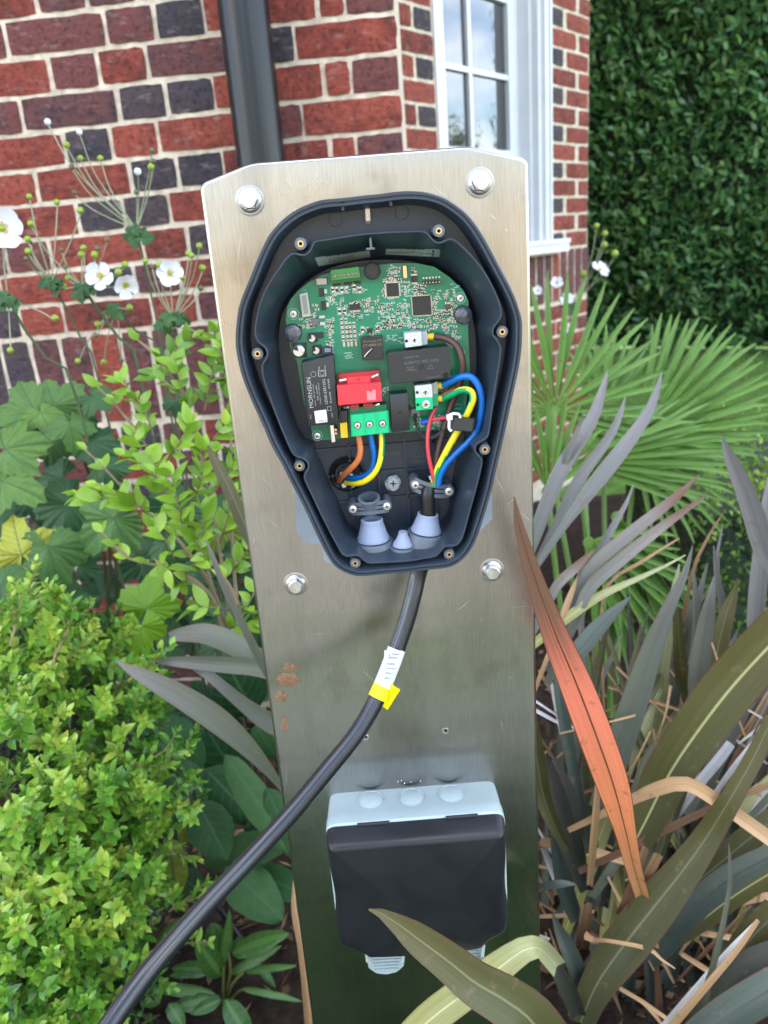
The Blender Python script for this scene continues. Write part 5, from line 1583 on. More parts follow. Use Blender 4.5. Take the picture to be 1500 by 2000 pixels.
for k in range(210):       # the inner mass of the clump
    bx_, by_ = rf.uniform(1080, 1480), rf.uniform(1560, 2080)
    Y0 = rf.uniform(.88, 1.18)
    L = rf.uniform(240, 560); a = rad(rf.uniform(-24, 46))
    if bx_ < 1180: a = rad(rf.uniform(-8, 46))
    tx, ty = bx_ + L * math.sin(a), by_ - L * math.cos(a)
    ty = max(ty, 1060)
    tx = max(tx, 1068)
    w_ = rf.uniform(11, 30)
    mx_, my_ = (bx_ + tx) / 2 - rf.uniform(-10, 30), (by_ + ty) / 2
    mt = rf.choice((B_DARK, B_DARK, B_TEAL, B_TEAL, B_GREY, B_GREY, B_OLIVE, B_OLIVE, B_BROWN, B_YGREEN))
    blade('leaf', [(bx_, by_, Y0, w_ * .7), ((bx_ + mx_) / 2, (by_ + my_) / 2, Y0 + .02, w_), (mx_, my_, Y0 + .05, w_), ((mx_ + tx) / 2, (my_ + ty) / 2 - 6, Y0 + .09, w_ * .7), (tx, ty, Y0 + .13, 2)], mt, flax, twist=rf.uniform(-.5, .5), n=11)
for k in range(190):      # dead stalks and thatch in the heart of the clump
    x, y = rf.uniform(1065, 1520), rf.uniform(1400, 2050)
    Y0 = rf.uniform(.86, 1.16); a = rad(rf.uniform(-80, 80)); L = rf.uniform(60, 210)
    blade('dead_stalk', [(x, y, Y0, rf.uniform(3, 6)), (x + L * .5 * math.sin(a) + rf.uniform(-6, 6), y - L * .5 * math.cos(a), Y0 + .01, rf.uniform(3, 8)), (x + L * math.sin(a), y - L * math.cos(a), Y0 + .03, rf.uniform(1, 6))], rf.choice((B_TAN, B_BROWN, B_PALE, B_BROWN, B_TAN)), flax, n=6, twist=rf.uniform(-.4, .4))

f3 = blade('leaf', [(1130, 2150, .47, 116), (1050, 2010, .475, 104), (992, 1958, .48, 92), (930, 1921, .482, 82), (877, 1879, .484, 71), (815, 1833, .485, 58), (785, 1810, .485, 42), (748, 1786, .485, 20), (734, 1779, .485, 11), (720, 1776, .485, 3)], B_OLIVE, flax, twist=.05, fold=.16, n=28)
f3['label'] = 'broad olive leaf curling up across the socket lid'
f4 = blade('leaf', [(760, 2080, .53, 60), (830, 2000, .54, 60), (900, 1945, .55, 60), (965, 1897, .56, 57), (1018, 1858, .57, 46), (1046, 1850, .58, 40), (1066, 1862, .60, 38), (1090, 1890, .63, 36)], B_YGREEN, flax, twist=.1, n=22)
f4['label'] = 'pale yellow-green leaf bent over at the foot of the post'
fl2 = thing('flax_plant', 'grey flax blades leaning out to the left behind the post', 'flax', onZ(640, 1640))
for mt, pts, tw in [
 (B_GREY, [(580, 1580, .80, 12), (545, 1530, .81, 14), (490, 1465, .82, 34), (430, 1410, .83, 48), (365, 1366, .84, 46), (300, 1330, .85, 34), (255, 1308, .86, 18), (226, 1289, .87, 2)], .1),
 (B_GREY, [(590, 1330, .86, 40), (510, 1305, .88, 34), (440, 1298, .90, 32), (380, 1294, .91, 26), (320, 1290, .92, 15), (276, 1282, .93, 2)], .15),
 (B_GREY, [(590, 1330, .88, 34), (500, 1285, .90, 40), (450, 1256, .92, 44), (400, 1238, .94, 40), (350, 1240, .96, 26), (330, 1244, .97, 16)], -.2),
 (B_GREY, [(560, 1380, .84, 14), (513, 1295, .85, 17), (475, 1220, .86, 15), (440, 1150, .87, 13), (415, 1085, .88, 9), (402, 1055, .89, 2)], .3),
 (B_GREY, [(590, 1450, .84, 20), (525, 1410, .86, 36), (470, 1370, .88, 26), (410, 1320, .90, 20), (370, 1297, .92, 12)], .2),
 (B_OLIVE, [(520, 1100, .95, 22), (485, 1040, .97, 28), (450, 960, .99, 26), (420, 900, 1.01, 18), (405, 870, 1.02, 4)], .2),
 (B_TAN, [(606, 2040, .78, 16), (598, 1940, .79, 15), (588, 1850, .80, 14), (575, 1780, .81, 12), (574, 1720, .82, 4)], .2),
]:
    blade('leaf', pts, mt, fl2, twist=tw, n=18)

# ---------------------------------------------------------------- fan palm
palm = thing('fan_palm', 'bright green fan palm with stiff pleated leaves in front of the hedge', 'palm', onZ(1180, 1560))
rpz = random.Random(8)
def fan(hx, hy, Yh, a0, a1, n, L, dY=.0, stem=None, w_=17, droop=0, curve=0, mid=.42, ysp=0):
    fr = MB()
    H = onY(hx, hy, Yh)
    if stem:
        fr.tube(resample(catmull([H] + [onY(*q) for q in stem], 5), 12), [.006] * 12, 7)
    fr.lathe([(.012, -.004), (.012, .004)], H, (0, -1, 0), 10, 0, True, True)
    fo = fr.build('frond', M_FROND, palm, loc=H)
    for k in range(n):
        u = k / (n - 1)
        a = rad(a0 + (a1 - a0) * u)
        l = L * (.78 + .22 * math.sin(math.pi * u)) * rpz.uniform(.95, 1.04)
        c, s = math.cos(a), -math.sin(a)
        def q(t, wd, dd=0):
            return (hx + l * t * c + curve * t * t, hy + l * t * s + droop * t * t + dd, Yh + dY * t + ysp * (u - .5) * t, wd)
        tw = .55 * (1 if k % 2 else -1)
        blade('leaflet', [q(.02, 3), q(.22, w_ * .42), q(mid, w_ * .66), q(.7, w_ * .54), q(.93, w_ * .36), q(1.0, 2, rpz.uniform(-3, 6))], B_PALM, fo, fold=.75, twist=tw + rpz.uniform(-.15, .15), n=9)
M_FROND = mat('palm_stem', (.12, .22, .05), .5)
fan(1082, 802, 1.62, -28, 205, 30, 265, .05, [(1085, 950, 1.6, 0)[:3], (1120, 1150, 1.55), (1170, 1400, 1.5)], 20)
fan(1250, 852, 1.78, -14, 84, 25, 290, .0, [(1235, 960, 1.75), (1215, 1150, 1.7), (1200, 1400, 1.6)], 21, ysp=.3)
fan(1245, 862, 1.80, -80, -8, 12, 240, -.1, None, 15, ysp=.2)
fan(1120, 905, 1.55, -14, 26, 14, 330, -.05, [(1140, 1000, 1.55), (1170, 1300, 1.5)], 20, droop=30)
fan(1205, 1010, 1.50, -112, -40, 15, 250, -.06, [(1195, 1200, 1.5), (1190, 1400, 1.5)], 22, droop=40)
fan(1140, 930, 1.66, -4, 50, 14, 300, .1, [(1150, 1100, 1.6), (1170, 1400, 1.55)], 16, droop=20)
fan(1070, 960, 1.45, 40, 118, 9, 190, .02, [(1090, 1150, 1.45), (1130, 1400, 1.4)], 20)
fan(1180, 800, 1.9, 40, 130, 12, 170, .1, [(1180, 1000, 1.85), (1185, 1300, 1.7)], 14)
fan(1150, 1060, 1.45, -95, 20, 14, 230, -.05, [(1160, 1250, 1.45), (1170, 1500, 1.45)], 20, droop=50)

# ---------------------------------------------------------------- leaf templates and scattering
def leaf_tpl(L, W, n=5, fold=.25, curl=.15, a=.85, tip=0.0):
    V, uv = [], []
    for i in range(n + 1):
        t = i / n
        w = W * .5 * (math.sin(math.pi * min(1, t ** a)) ** .8) if 0 < i < n else W * .02
        z = -curl * L * t * t
        V += [(-w, L * t, z + fold * w), (0, L * t, z), (w, L * t, z + fold * w)]
        uv += [(0, t), (.5, t), (1, t)]
    F = []
    for i in range(n):
        b = i * 3
        F += [(b, b + 1, b + 4, b + 3), (b + 1, b + 2, b + 5, b + 4)]
    return np.array(V), F
def np_mesh(name, V, F, tint, mt, base=None, ang=180, uv=None):
    me = bpy.data.meshes.new(name)
    me.from_pydata((V - np.array(base)).tolist() if base is not None else V.tolist(), [], F)
    me.materials.append(mt)
    at = me.attributes.new('tint', 'FLOAT', 'POINT')
    at.data.foreach_set('value', np.asarray(tint, dtype=np.float32))
    if uv is not None:
        ul = me.uv_layers.new(name='UVMap')
        li = np.zeros(len(me.loops), dtype=np.int32); me.loops.foreach_get('vertex_index', li)
        ul.data.foreach_set('uv', np.asarray(uv, dtype=np.float32)[li].ravel())
    me.polygons.foreach_set('use_smooth', [True] * len(me.polygons))
    me.update()
    return me
def frame(pos, d, nrm, s=1.0):
    d = d.normalized()
    x = d.cross(nrm)
    if x.length < 1e-4:
        x = d.orthogonal()
    x.normalize()
    z = x.cross(d)
    return Matrix(((x.x * s, d.x * s, z.x * s, pos.x), (x.y * s, d.y * s, z.y * s, pos.y), (x.z * s, d.z * s, z.z * s, pos.z), (0, 0, 0, 1)))
def merge(tpls, items, base):
    """items: (template index, matrix, tint)"""
    VV, FF, TT = [], [], []
    off = 0
    for ti, M, tn in items:
        V, F = tpls[ti]
        A = np.array(M)
        VV.append(V @ A[:3, :3].T + A[:3, 3])
        FF += [tuple(i + off for i in f) for f in F]
        TT.append(np.full(len(V), tn)); off += len(V)
    return np.concatenate(VV) - np.array(base), FF, np.concatenate(TT)
def foliage(parent, tpls, items, mt, nparts=290, pname='leaf', sname='foliage'):
    """nearest visible leaves become parts that share meshes, the rest one mass"""
    def rank(it):
        px, py, z = proj(it[1].translation)
        vis = -20 < px < 1520 and -20 < py < 2020 and z > 0
        return (0 if vis else 1, z)
    items = sorted(items, key=rank)
    share = {}
    for ti, M, tn in items[:nparts]:
        key = (ti, round(tn * 5))
        if key not in share:
            V, F = tpls[ti]
            share[key] = np_mesh(pname, V, F, np.full(len(V), key[1] / 5), mt)
        o = bpy.data.objects.new(pname, share[key]); COL.objects.link(o)
        o.parent = parent
        o.matrix_basis = Matrix.Translation(-WL[parent.name]) @ M
    if len(items) > nparts:
        V, F, T_ = merge(tpls, items[nparts:], WL[parent.name])
        o = link(sname, np_mesh(sname, V, F, T_, mt), parent)
        o['kind'] = 'stuff'
def rv(r_, s=1.0):
    return Vector((r_.gauss(0, s), r_.gauss(0, s), r_.gauss(0, s)))

# ---- laurel hedge
L_HEDGE = leaf_mat('laurel_leaf', [(.045, .15, .055), (.08, .22, .075), (.12, .28, .095), (.19, .35, .09)], rough=.30, trans=.25, spec=.6)
HA, HB = Vector((2.92, 7.75, 0)), Vector((3.70, 7.22, 0))
hd_ = (HB - HA).normalized(); hn_ = Vector((hd_.y, -hd_.x, 0))
if hn_.y > 0: hn_ = -hn_
hedge = thing('laurel_hedge', 'tall dense clipped laurel hedge beyond the lawn', 'hedge', HA + hd_ * .5)
rh = random.Random(31)
TH = [leaf_tpl(.105, .042, 4, .3, .12), leaf_tpl(.09, .038, 4, .2, .2), leaf_tpl(.115, .044, 4, .35, .05)]
items = []
for k in range(26000):
    s = rh.uniform(-4.0, 2.0); z = .05 + 4.4 * rh.random()
    if z < .1 and rh.random() < .3: continue
    d_ = abs(rh.gauss(0, .09))
    bump_ = .10 * noise.noise(Vector((s * 1.6, z * 1.6, 0))) + .05 * noise.noise(Vector((s * 5, z * 5, 2)))
    if noise.noise(Vector((s * 3.5, z * 3.5, 7))) > .34 and rh.random() < .7 and d_ < .1: continue
    P = HA + hd_ * s + hn_ * (bump_ - d_) + Vector((0, 0, z))
    if not (-300 < proj(P)[0] < 2100) and rh.random() < .6: continue
    dr = Vector((0, 0, .55)) + hn_ * .5 + rv(rh, .55)
    nm = hn_ * .8 + Vector((0, 0, 1.2)) + rv(rh, .4)
    items.append((rh.randrange(3), frame(P, dr, nm, rh.uniform(.75, 1.15)), min(1, max(0, rh.gauss(.46, .2) + (0.22 if d_ < .06 else -.14) + (.3 if rh.random() < .05 else 0)))))  # outer leaves tinted lighter, inner ones darker: light and shade put into colour
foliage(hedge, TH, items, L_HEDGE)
g = MB()
for k in range(17):
    s = -4 + k * .36; P = HA + hd_ * s - hn_ * .55
    g.tube([P, P + Vector((rh.uniform(-.1, .1), 0, 1.2)), P + Vector((rh.uniform(-.2, .2), 0, 4.0))], [.03, .025, .01], 7)
g.build('trunk', mat('hedge_wood', (.05, .035, .025), .9), hedge)
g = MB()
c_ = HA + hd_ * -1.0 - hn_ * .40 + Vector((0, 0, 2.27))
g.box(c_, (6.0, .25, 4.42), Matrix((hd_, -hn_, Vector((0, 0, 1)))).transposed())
g.build('dark_inner_block', mat('hedge_inner', (.016, .036, .014), .9, var=.5, scale=6, bump=1, bscale=20, bdist=.05), hedge)  # solid dark block, added to stop sun and bright lawn showing through

# ---- small clipped box hedge at the right edge
L_BOXY = leaf_mat('box_yellow_leaf', [(.04, .11, .015), (.12, .25, .025), (.28, .42, .04), (.42, .52, .06)], rough=.35, trans=.25)
L_BOX = leaf_mat('box_leaf', [(.010, .045, .010), (.04, .15, .02), (.125, .32, .032), (.25, .45, .05), (.42, .52, .08)], rough=.32, trans=.16, spec=.5)
bh = thing('box_hedge', 'low clipped box hedge with yellow new tips behind the flax', 'hedge', onZ(1440, 1380))
rb2 = random.Random(44)
TB = [leaf_tpl(.020, .011, 3, .3, .1), leaf_tpl(.016, .010, 3, .2, .2)]
items = []
A_, B_ = onY(1340, 905, 2.05), onY(1640, 1280, 1.75)
for k in range(5200):
    x = rb2.uniform(A_.x, A_.x + .85); z = A_.z - abs(rb2.gauss(0, .16)) - (.0 if rb2.random() < .5 else rb2.uniform(0, .55))
    y = 2.05 - .25 * rb2.random() + .9 * rb2.random() ** 3
    if z < .05: continue
    P = Vector((x + .03 * noise.noise(Vector((y * 6, z * 6, 0))), y, z + .05 * noise.noise(Vector((x * 5, y * 5, 0)))))
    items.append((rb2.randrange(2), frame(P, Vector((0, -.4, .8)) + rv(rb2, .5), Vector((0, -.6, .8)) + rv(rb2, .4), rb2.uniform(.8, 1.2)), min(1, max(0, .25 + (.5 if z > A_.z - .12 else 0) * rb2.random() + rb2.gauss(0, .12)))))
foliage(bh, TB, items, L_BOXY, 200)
g = MB(); g.box((A_.x + .45, 2.35, A_.z / 2 - .08), (.8, .7, A_.z - .12)); g.build('dark_inner_block', bpy.data.materials['hedge_inner'], bh)

# ---- loose box shrub in the lower left corner
bxs = thing('box_shrub', 'bushy box shrub with small bright lime leaves in the lower left corner', 'shrub', onZ(110, 2050))
rs2 = random.Random(52)
TBX = [leaf_tpl(.0225, .0105, 4, .3, .12, .8), leaf_tpl(.0165, .0085, 4, .2, .25, .8), leaf_tpl(.0135, .0075, 3, .35, .05, .8)]
items = []; tw_ = MB()
def sprig(P, d, length, tone, r_):
    d = d.normalized()
    side = d.orthogonal().normalized()
    n = max(4, int(length / .0075))
    bend = Vector((0, 0, .35)) + rv(r_, .15)
    p = P.copy(); pts = [p.copy()]
    for k in range(n):
        d = (d + bend * .05).normalized()
        p = p + d * (length / n); pts.append(p.copy())
        side = (side - d * side.dot(d)).normalized()
        if k % 2:
            s_ = side
        else:
            s_ = d.cross(side)
        t = k / n
        for sg in (-1, 1):
            dr = d * (.55 + .5 * t) + s_ * sg * (1.0 - .35 * t) + rv(r_, .18)
            items.append((r_.randrange(3) if k < n - 2 else 2, frame(p, dr, d + Vector((0, 0, .5)) + rv(r_, .25), r_.uniform(.85, 1.2)), min(1, max(0, tone + .34 * t + r_.gauss(0, .09)))))
    items.append((2, frame(p, d, side, .9), min(1, tone + .3)))
    tw_.tube([pts[0], pts[len(pts) // 2], pts[-1]], [.0012, .001, .0006], 4, 0, False)
LOBES = [(110, 1290, .98, 150, 110), (70, 1420, .93, 150, 110), (200, 1420, .95, 130, 90), (60, 1250, 1.0, 110, 80), (270, 1560, .90, 120, 100), (150, 1600, .86, 160, 120), (40, 1640, .83, 130, 120), (120, 1740, .82, 170, 120), (220, 1720, .86, 120, 110), (60, 1860, .78, 160, 130), (190, 1870, .80, 120, 110), (20, 1960, .75, 140, 110), (150, 1980, .78, 120, 90)]
for (lx, ly, Y0, rx, ry) in LOBES:
    for k in range(int(rx * ry / 205)):
        a = rs2.uniform(0, 2 * math.pi); q = math.sqrt(rs2.random())
        px, py = lx + rx * q * math.cos(a), ly + ry * q * math.sin(a)
        if px < -90 or (q * math.sin(a) > .42 and rs2.random() < .72): continue
        if 20 < px < 75 and 1440 < py < 1510 and rs2.random() < .8: continue
        dome = .10 * (1 - q * q)
        Y = Y0 + .05 - dome + rs2.uniform(0, .10)
        P = onY(px, py, Y)
        o2 = (onY(lx, ly, Y0 + .08))
        d = (P - o2).normalized() * .8 + Vector((.15, -.2, .45)) + rv(rs2, .28)
        edge = rs2.random()
        ton = .34 + .26 * (1 - (py - 1180) / 900) + .16 * noise.noise(Vector((px / 90, py / 90, 3))) + rs2.uniform(-.2, .18) - (.3 if Y > Y0 + .07 else 0)  # upper sprigs lighter, deep ones darker: light and shade put into the tint
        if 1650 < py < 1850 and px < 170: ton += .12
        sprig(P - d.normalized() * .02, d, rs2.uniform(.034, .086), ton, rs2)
for q0, q1, nn in (((240, 1590), (335, 1480), 5), ((225, 1520), (330, 1462), 5), ((250, 1330), (300, 1290), 4), ((230, 1690), (345, 1665), 5), ((200, 1610), (320, 1635), 4), ((100, 1300), (150, 1190), 5), ((20, 1260), (40, 1190), 4), ((180, 1780), (300, 1760), 5), ((330, 1780), (392, 1735), 4), ((300, 1860), (370, 1840), 3)):
    A_, B_ = onY(*q0, .90), onY(*q1, .92)
    tw_.tube([A_, B_], [.0018, .0009], 5)
    for k in range(nn):
        P = A_.lerp(B_, (k + .5) / nn)
        sprig(P, (B_ - A_).normalized() + rv(rs2, .45), rs2.uniform(.025, .045), rs2.uniform(.35, .6), rs2)
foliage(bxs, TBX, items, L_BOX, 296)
tw_.build('twigs', mat('box_twig', (.26, .20, .09), .8), bxs)['kind'] = 'stuff'
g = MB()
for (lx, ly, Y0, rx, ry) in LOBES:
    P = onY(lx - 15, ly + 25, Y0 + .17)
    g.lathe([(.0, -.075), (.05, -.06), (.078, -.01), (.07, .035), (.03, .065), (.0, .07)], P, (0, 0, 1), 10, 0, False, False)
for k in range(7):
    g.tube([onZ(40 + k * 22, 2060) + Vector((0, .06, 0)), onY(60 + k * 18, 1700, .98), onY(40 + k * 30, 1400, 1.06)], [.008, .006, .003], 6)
g.build('branches_and_shade_lumps', mat('shrub_inner', (.020, .026, .012), .9, var=.5, scale=60, bump=1, bscale=90, bdist=.02), bxs)  # dark lumps stand in for shade between the sprigs; the tubes are branches

# ---- privet with lime leaves between post and wall
L_PRIV = leaf_mat('privet_leaf', [(.07, .18, .02), (.15, .30, .025), (.25, .43, .035), (.38, .54, .06)], rough=.30, trans=.24, spec=.5)
pv = thing('privet_shrub', 'loose shrub with rounded lime green leaves between post and brick wall', 'shrub', onZ(470, 1480))
rp2 = random.Random(63)
TP = [leaf_tpl(.031, .0165, 5, .30, .15, .85), leaf_tpl(.026, .014, 5, .2, .25, .85), leaf_tpl(.022, .0125, 5, .35, .05, .85), leaf_tpl(.036, .016, 5, .25, .2, .8)]
items = []; br = MB()
def twig(path, r0, r1, spacing, tone, lscale=1.0):
    pts = resample(catmull([onY(*q) for q in path], 6), 20)
    br.tube(pts, [r0 + (r1 - r0) * k / 19 for k in range(20)], 6)
    Ltot = sum((b - a).length for a, b in zip(pts, pts[1:]))
    n = int(Ltot / spacing)
    for k in range(1, n + 1):
        u = k / n; i = min(18, int(u * 19)); p = pts[i].lerp(pts[i + 1], u * 19 - i)
        d = (pts[i + 1] - pts[i]).normalized()
        s_ = d.cross(Vector((0, -.6, .8))).normalized()
        if k % 2: s_ = (d.cross(s_) * .8 + s_ * .5).normalized()
        for sg in (-1, 1):
            if rp2.random() < .08: continue
            dr = d * (.5 + .5 * u) + s_ * sg + Vector((0, -.1, .25)) + rv(rp2, .2)
            items.append((rp2.randrange(4), frame(p, dr, Vector((0, -.55, .8)) + rv(rp2, .35), lscale * rp2.uniform(.75, 1.15)), min(1, max(0, tone + rp2.gauss(0, .13)))))
    items.append((2, frame(pts[-1], (pts[-1] - pts[-2]), Vector((0, -.5, .8)), lscale), min(1, tone + .15)))
MAIN = [([(450, 1260, 1.02), (415, 1150, 1.02), (345, 1050, 1.03), (270, 985, 1.05), (205, 915, 1.08), (168, 880, 1.10)], .5),
        ([(440, 1260, 1.05), (400, 1100, 1.06), (320, 960, 1.08), (280, 860, 1.10), (225, 790, 1.13), (190, 755, 1.15)], .5),
        ([(455, 1260, 1.07), (430, 1080, 1.10), (400, 930, 1.13), (370, 800, 1.16), (310, 700, 1.2), (270, 665, 1.22)], .38),
        ([(470, 1260, 1.06), (455, 1080, 1.09), (450, 920, 1.12), (455, 780, 1.15), (468, 640, 1.18)], .35),
        ([(460, 1250, .98), (400, 1150, .98), (330, 1110, .99), (250, 1090, 1.0), (200, 1040, 1.02)], .65),
        ([(480, 1270, .96), (470, 1190, .96), (440, 1130, .97), (410, 1110, .98)], .55)]
for path, tone in MAIN:
    br.tube(resample(catmull([onY(*q) for q in path], 6), 20), [.0035 - .0022 * k / 19 for k in range(20)], 6)
    for k in range(1, len(path)):
        twig([path[k - 1], path[k]], .002, .0012, .026, tone) if k > 1 else None
TIPS = [((330, 960, 1.04), (245, 890, 1.05)), ((345, 1000, 1.02), (300, 905, 1.02)), ((360, 1040, 1.0), (335, 930, 1.0)), ((300, 1010, 1.03), (190, 950, 1.05)), ((280, 990, 1.02), (150, 965, 1.06)), ((330, 900, 1.10), (370, 830, 1.10)), ((380, 980, 1.06), (400, 880, 1.06)), ((400, 900, 1.10), (440, 830, 1.10)), ((420, 960, 1.08), (475, 890, 1.08)), ((370, 800, 1.14), (345, 715, 1.15)), ((400, 800, 1.14), (420, 700, 1.15)), ((440, 800, 1.14), (485, 720, 1.14)), ((300, 850, 1.1), (240, 745, 1.12)), ((390, 1080, 1.0), (400, 1000, 1.0)), ((430, 1060, 1.02), (455, 970, 1.02)), ((450, 1120, 1.0), (490, 1060, 1.0)), ((340, 1090, .99), (300, 1030, .99)), ((300, 1090, .99), (350, 1140, .98)), ((440, 1190, .98), (380, 1190, .98)), ((470, 1210, .97), (505, 1140, .97)), ((440, 1230, .97), (495, 1215, .96)), ((420, 1120, 1.0), (365, 1030, 1.0)), ((310, 720, 1.18), (375, 660, 1.18)), ((450, 760, 1.15), (420, 650, 1.16)), ((360, 780, 1.14), (300, 730, 1.16)), ((300, 920, 1.06), (260, 850, 1.08))]
for a, b in TIPS:
    m_ = ((a[0] + b[0]) / 2 + rp2.uniform(-8, 8), (a[1] + b[1]) / 2 - 4, (a[2] + b[2]) / 2 - .01)
    twig([a, m_, b], .0013, .0007, .0115, (.30 if b[1] < 760 else .50) + rp2.uniform(-.05, .12))
foliage(pv, TP, items, L_PRIV, 298)
br.build('branches', mat('privet_bark', (.20, .15, .09), .8, var=.3), pv)

# ---------------------------------------------------------------- lobed anemone leaves
def lobed(seed, lobes=3, cut=.42):
    r_ = random.Random(seed)
    na, nr = 90, 6
    axes = [0.0] + [s * x for x in ([.95, 1.9] if lobes == 5 else [1.25]) for s in (-1, 1)]
    amp = {0: 1.0}
    for a in axes[1:]:
        amp[a] = (.92 if abs(a) < 1.3 else .70) * r_.uniform(.9, 1.08)
    V, ve = [(0, 0, 0)], [(0, 0)]
    A0 = 2.72
    for i in range(na + 1):
        th = -A0 + 2 * A0 * i / na
        rr = 0
        for a in axes:
            d = abs(th - a)
            rr = max(rr, amp[a] * (1 - cut * min(1, (d / (.52 if lobes == 5 else .66))) ** 1.6))
        rr *= 1 - .22 * max(0, (abs(th) - 2.0) / .72)
        rr *= 1 + (.075 if i % 5 == 0 else (-.03 if i % 5 in (2, 3) else .01)) * r_.uniform(.5, 1.3)
        na_ = min(abs(th - a) for a in axes)
        for k in range(1, nr + 1):
            q = k / nr
            x, y = rr * q * math.sin(th), rr * q * math.cos(th)
            z = -.34 * (rr * q) ** 2 - .05 * q * max(0, 1 - na_ / .25) + .11 * math.sin(th * 3 + seed) * q + .03 * math.sin(th * 23 + seed) * q * q
            V.append((x, y, z))
            ve.append((rr * q * math.cos(na_), rr * q * math.sin(min(na_, 1.5))))
    F = []
    for i in range(na):
        b0, b1 = 1 + i * nr, 1 + (i + 1) * nr
        F.append((0, b1, b0))
        for k in range(nr - 1):
            F.append((b0 + k, b1 + k, b1 + k + 1, b0 + k + 1))
    return np.array(V), F, np.array(ve)
L_ANE = leaf_mat('anemone_leaf', [(.022, .070, .030), (.052, .135, .040), (.12, .235, .050), (.21, .33, .06)], rough=.5, trans=.25, spec=.35, vein=(.030, .085, .045))
L_LIME = leaf_mat('lime_leaf', [(.16, .33, .02), (.22, .42, .025), (.30, .46, .03)], rough=.45, trans=.35, vein=(.15, .32, .04))
L_VAR = leaf_mat('yellowing_leaf', [(.06, .14, .03), (.34, .38, .04), (.48, .46, .05)], rough=.5, trans=.25, vein=(.02, .07, .03))
fol = thing('anemone_foliage', 'clump of large lobed green leaves below the white flowers', 'leaves', onZ(150, 1500))
def place_leaf(parent, tpl, px, py, Y, rpx, ang, mt, tint, tilt=.0, lean=0.0, name='leaf'):
    """ang: direction of the leaf tip in the picture, degrees clockwise from up"""
    P = onY(px, py, Y)
    s = rpx * proj(P)[2] / FPX
    a = rad(ang)
    d = rt * math.sin(a) + up * math.cos(a)
    view = (CAM - P).normalized()
    d = (d + view * lean).normalized()
    nm = (view + Vector((0, 0, .5)) + rt * tilt)
    V, F, ve = tpl
    M = np.array(frame(P - d * s * .25, d, nm, s))
    VV = V @ M[:3, :3].T + M[:3, 3]
    return link(name, np_mesh(name, VV, F, np.full(len(VV), tint), mt, WL[parent.name], uv=ve), parent)
LT = [lobed(i, 5 if i == 3 else 3, .34 + .05 * (i % 3)) for i in range(6)]
rl2 = random.Random(5)
for i, (px, py, Y, r_, ang, mt, tn, lean) in enumerate([
 (62, 790, 1.42, 78, -25, L_ANE, .55, 0), (118, 782, 1.44, 66, 50, L_ANE, .55, 0), (85, 815, 1.36, 46, 150, L_ANE, .72, .2), (28, 872, 1.30, 80, 75, L_ANE, .62, .1), (22, 945, 1.27, 78, 105, L_ANE, .66, .1), (140, 840, 1.34, 56, 165, L_ANE, .5, .1), (95, 865, 1.40, 56, 200, L_ANE, .3, 0), (155, 795, 1.46, 52, 60, L_ANE, .12, 0), (105, 940, 1.38, 74, -110, L_ANE, .15, 0), (122, 1002, 1.32, 84, 215, L_ANE, .2, .1), (205, 1028, 1.24, 92, 230, L_ANE, .5, .15), (36, 1065, 1.22, 78, -20, L_VAR, .62, .1), (100, 1088, 1.22, 84, 165, L_ANE, .48, .1), (18, 1145, 1.16, 66, 100, L_ANE, .4, .1), (128, 1175, 1.24, 60, 80, L_ANE, .2, 0), (190, 865, 1.36, 62, 100, L_ANE, .1, 0), (60, 1165, 1.26, 56, 200, L_ANE, .15, 0), (215, 925, 1.34, 50, 160, L_ANE, .15, 0),
 (288, 1172, 1.10, 66, 10, L_LIME, .35, 0), (276, 1240, 1.06, 66, 178, L_LIME, .5, .1), (427, 1040, 1.14, 52, 190, L_VAR, .18, 0), (365, 1010, 1.16, 46, 160, L_ANE, .2, 0), (345, 790, 1.28, 34, 160, L_ANE, .12, 0), (330, 1070, 1.16, 46, 150, L_ANE, .25, 0), (190, 780, 1.38, 40, 120, L_ANE, .3, 0), (400, 1180, 1.1, 44, 120, L_ANE, .3, 0), (375, 1130, 1.13, 50, 200, L_ANE, .2, 0), (430, 1220, 1.1, 56, 150, L_ANE, .18, 0)]):
    place_leaf(fol, LT[i % 6], px, py, Y, r_, ang, mt, tn, rl2.uniform(-.4, .4), lean)
for k in range(46):
    place_leaf(fol, LT[k % 6], rl2.uniform(-20, 560), rl2.uniform(960, 1400), rl2.uniform(1.45, 1.72), rl2.uniform(46, 80), rl2.uniform(0, 360), L_ANE, rl2.uniform(.0, .2), rl2.uniform(-.5, .5), .1)
g = MB()
M_STEM = mat('dark_stem', (.035, .05, .018), .6, var=.3)
for q in (((62, 810), (100, 950), (150, 1250)), ((28, 890), (90, 1000), (160, 1280)), ((205, 1010), (215, 1100), (200, 1300)), ((100, 1060), (150, 1180), (190, 1300)), ((140, 850), (185, 960), (215, 1200)), ((36, 1050), (80, 1180), (120, 1300)), ((427, 1020), (400, 1120), (370, 1300)), ((288, 1180), (300, 1250), (310, 1330)), ((120, 1100), (175, 1190), (210, 1290)), ((190, 880), (218, 980), (230, 1200))):
    g.tube(resample(catmull([onY(*q[0], 1.40), onY(*q[1], 1.42), onY(*q[2], 1.46)], 5), 10), .0035, 6)
g.build('leaf_stalks', M_STEM, fol)

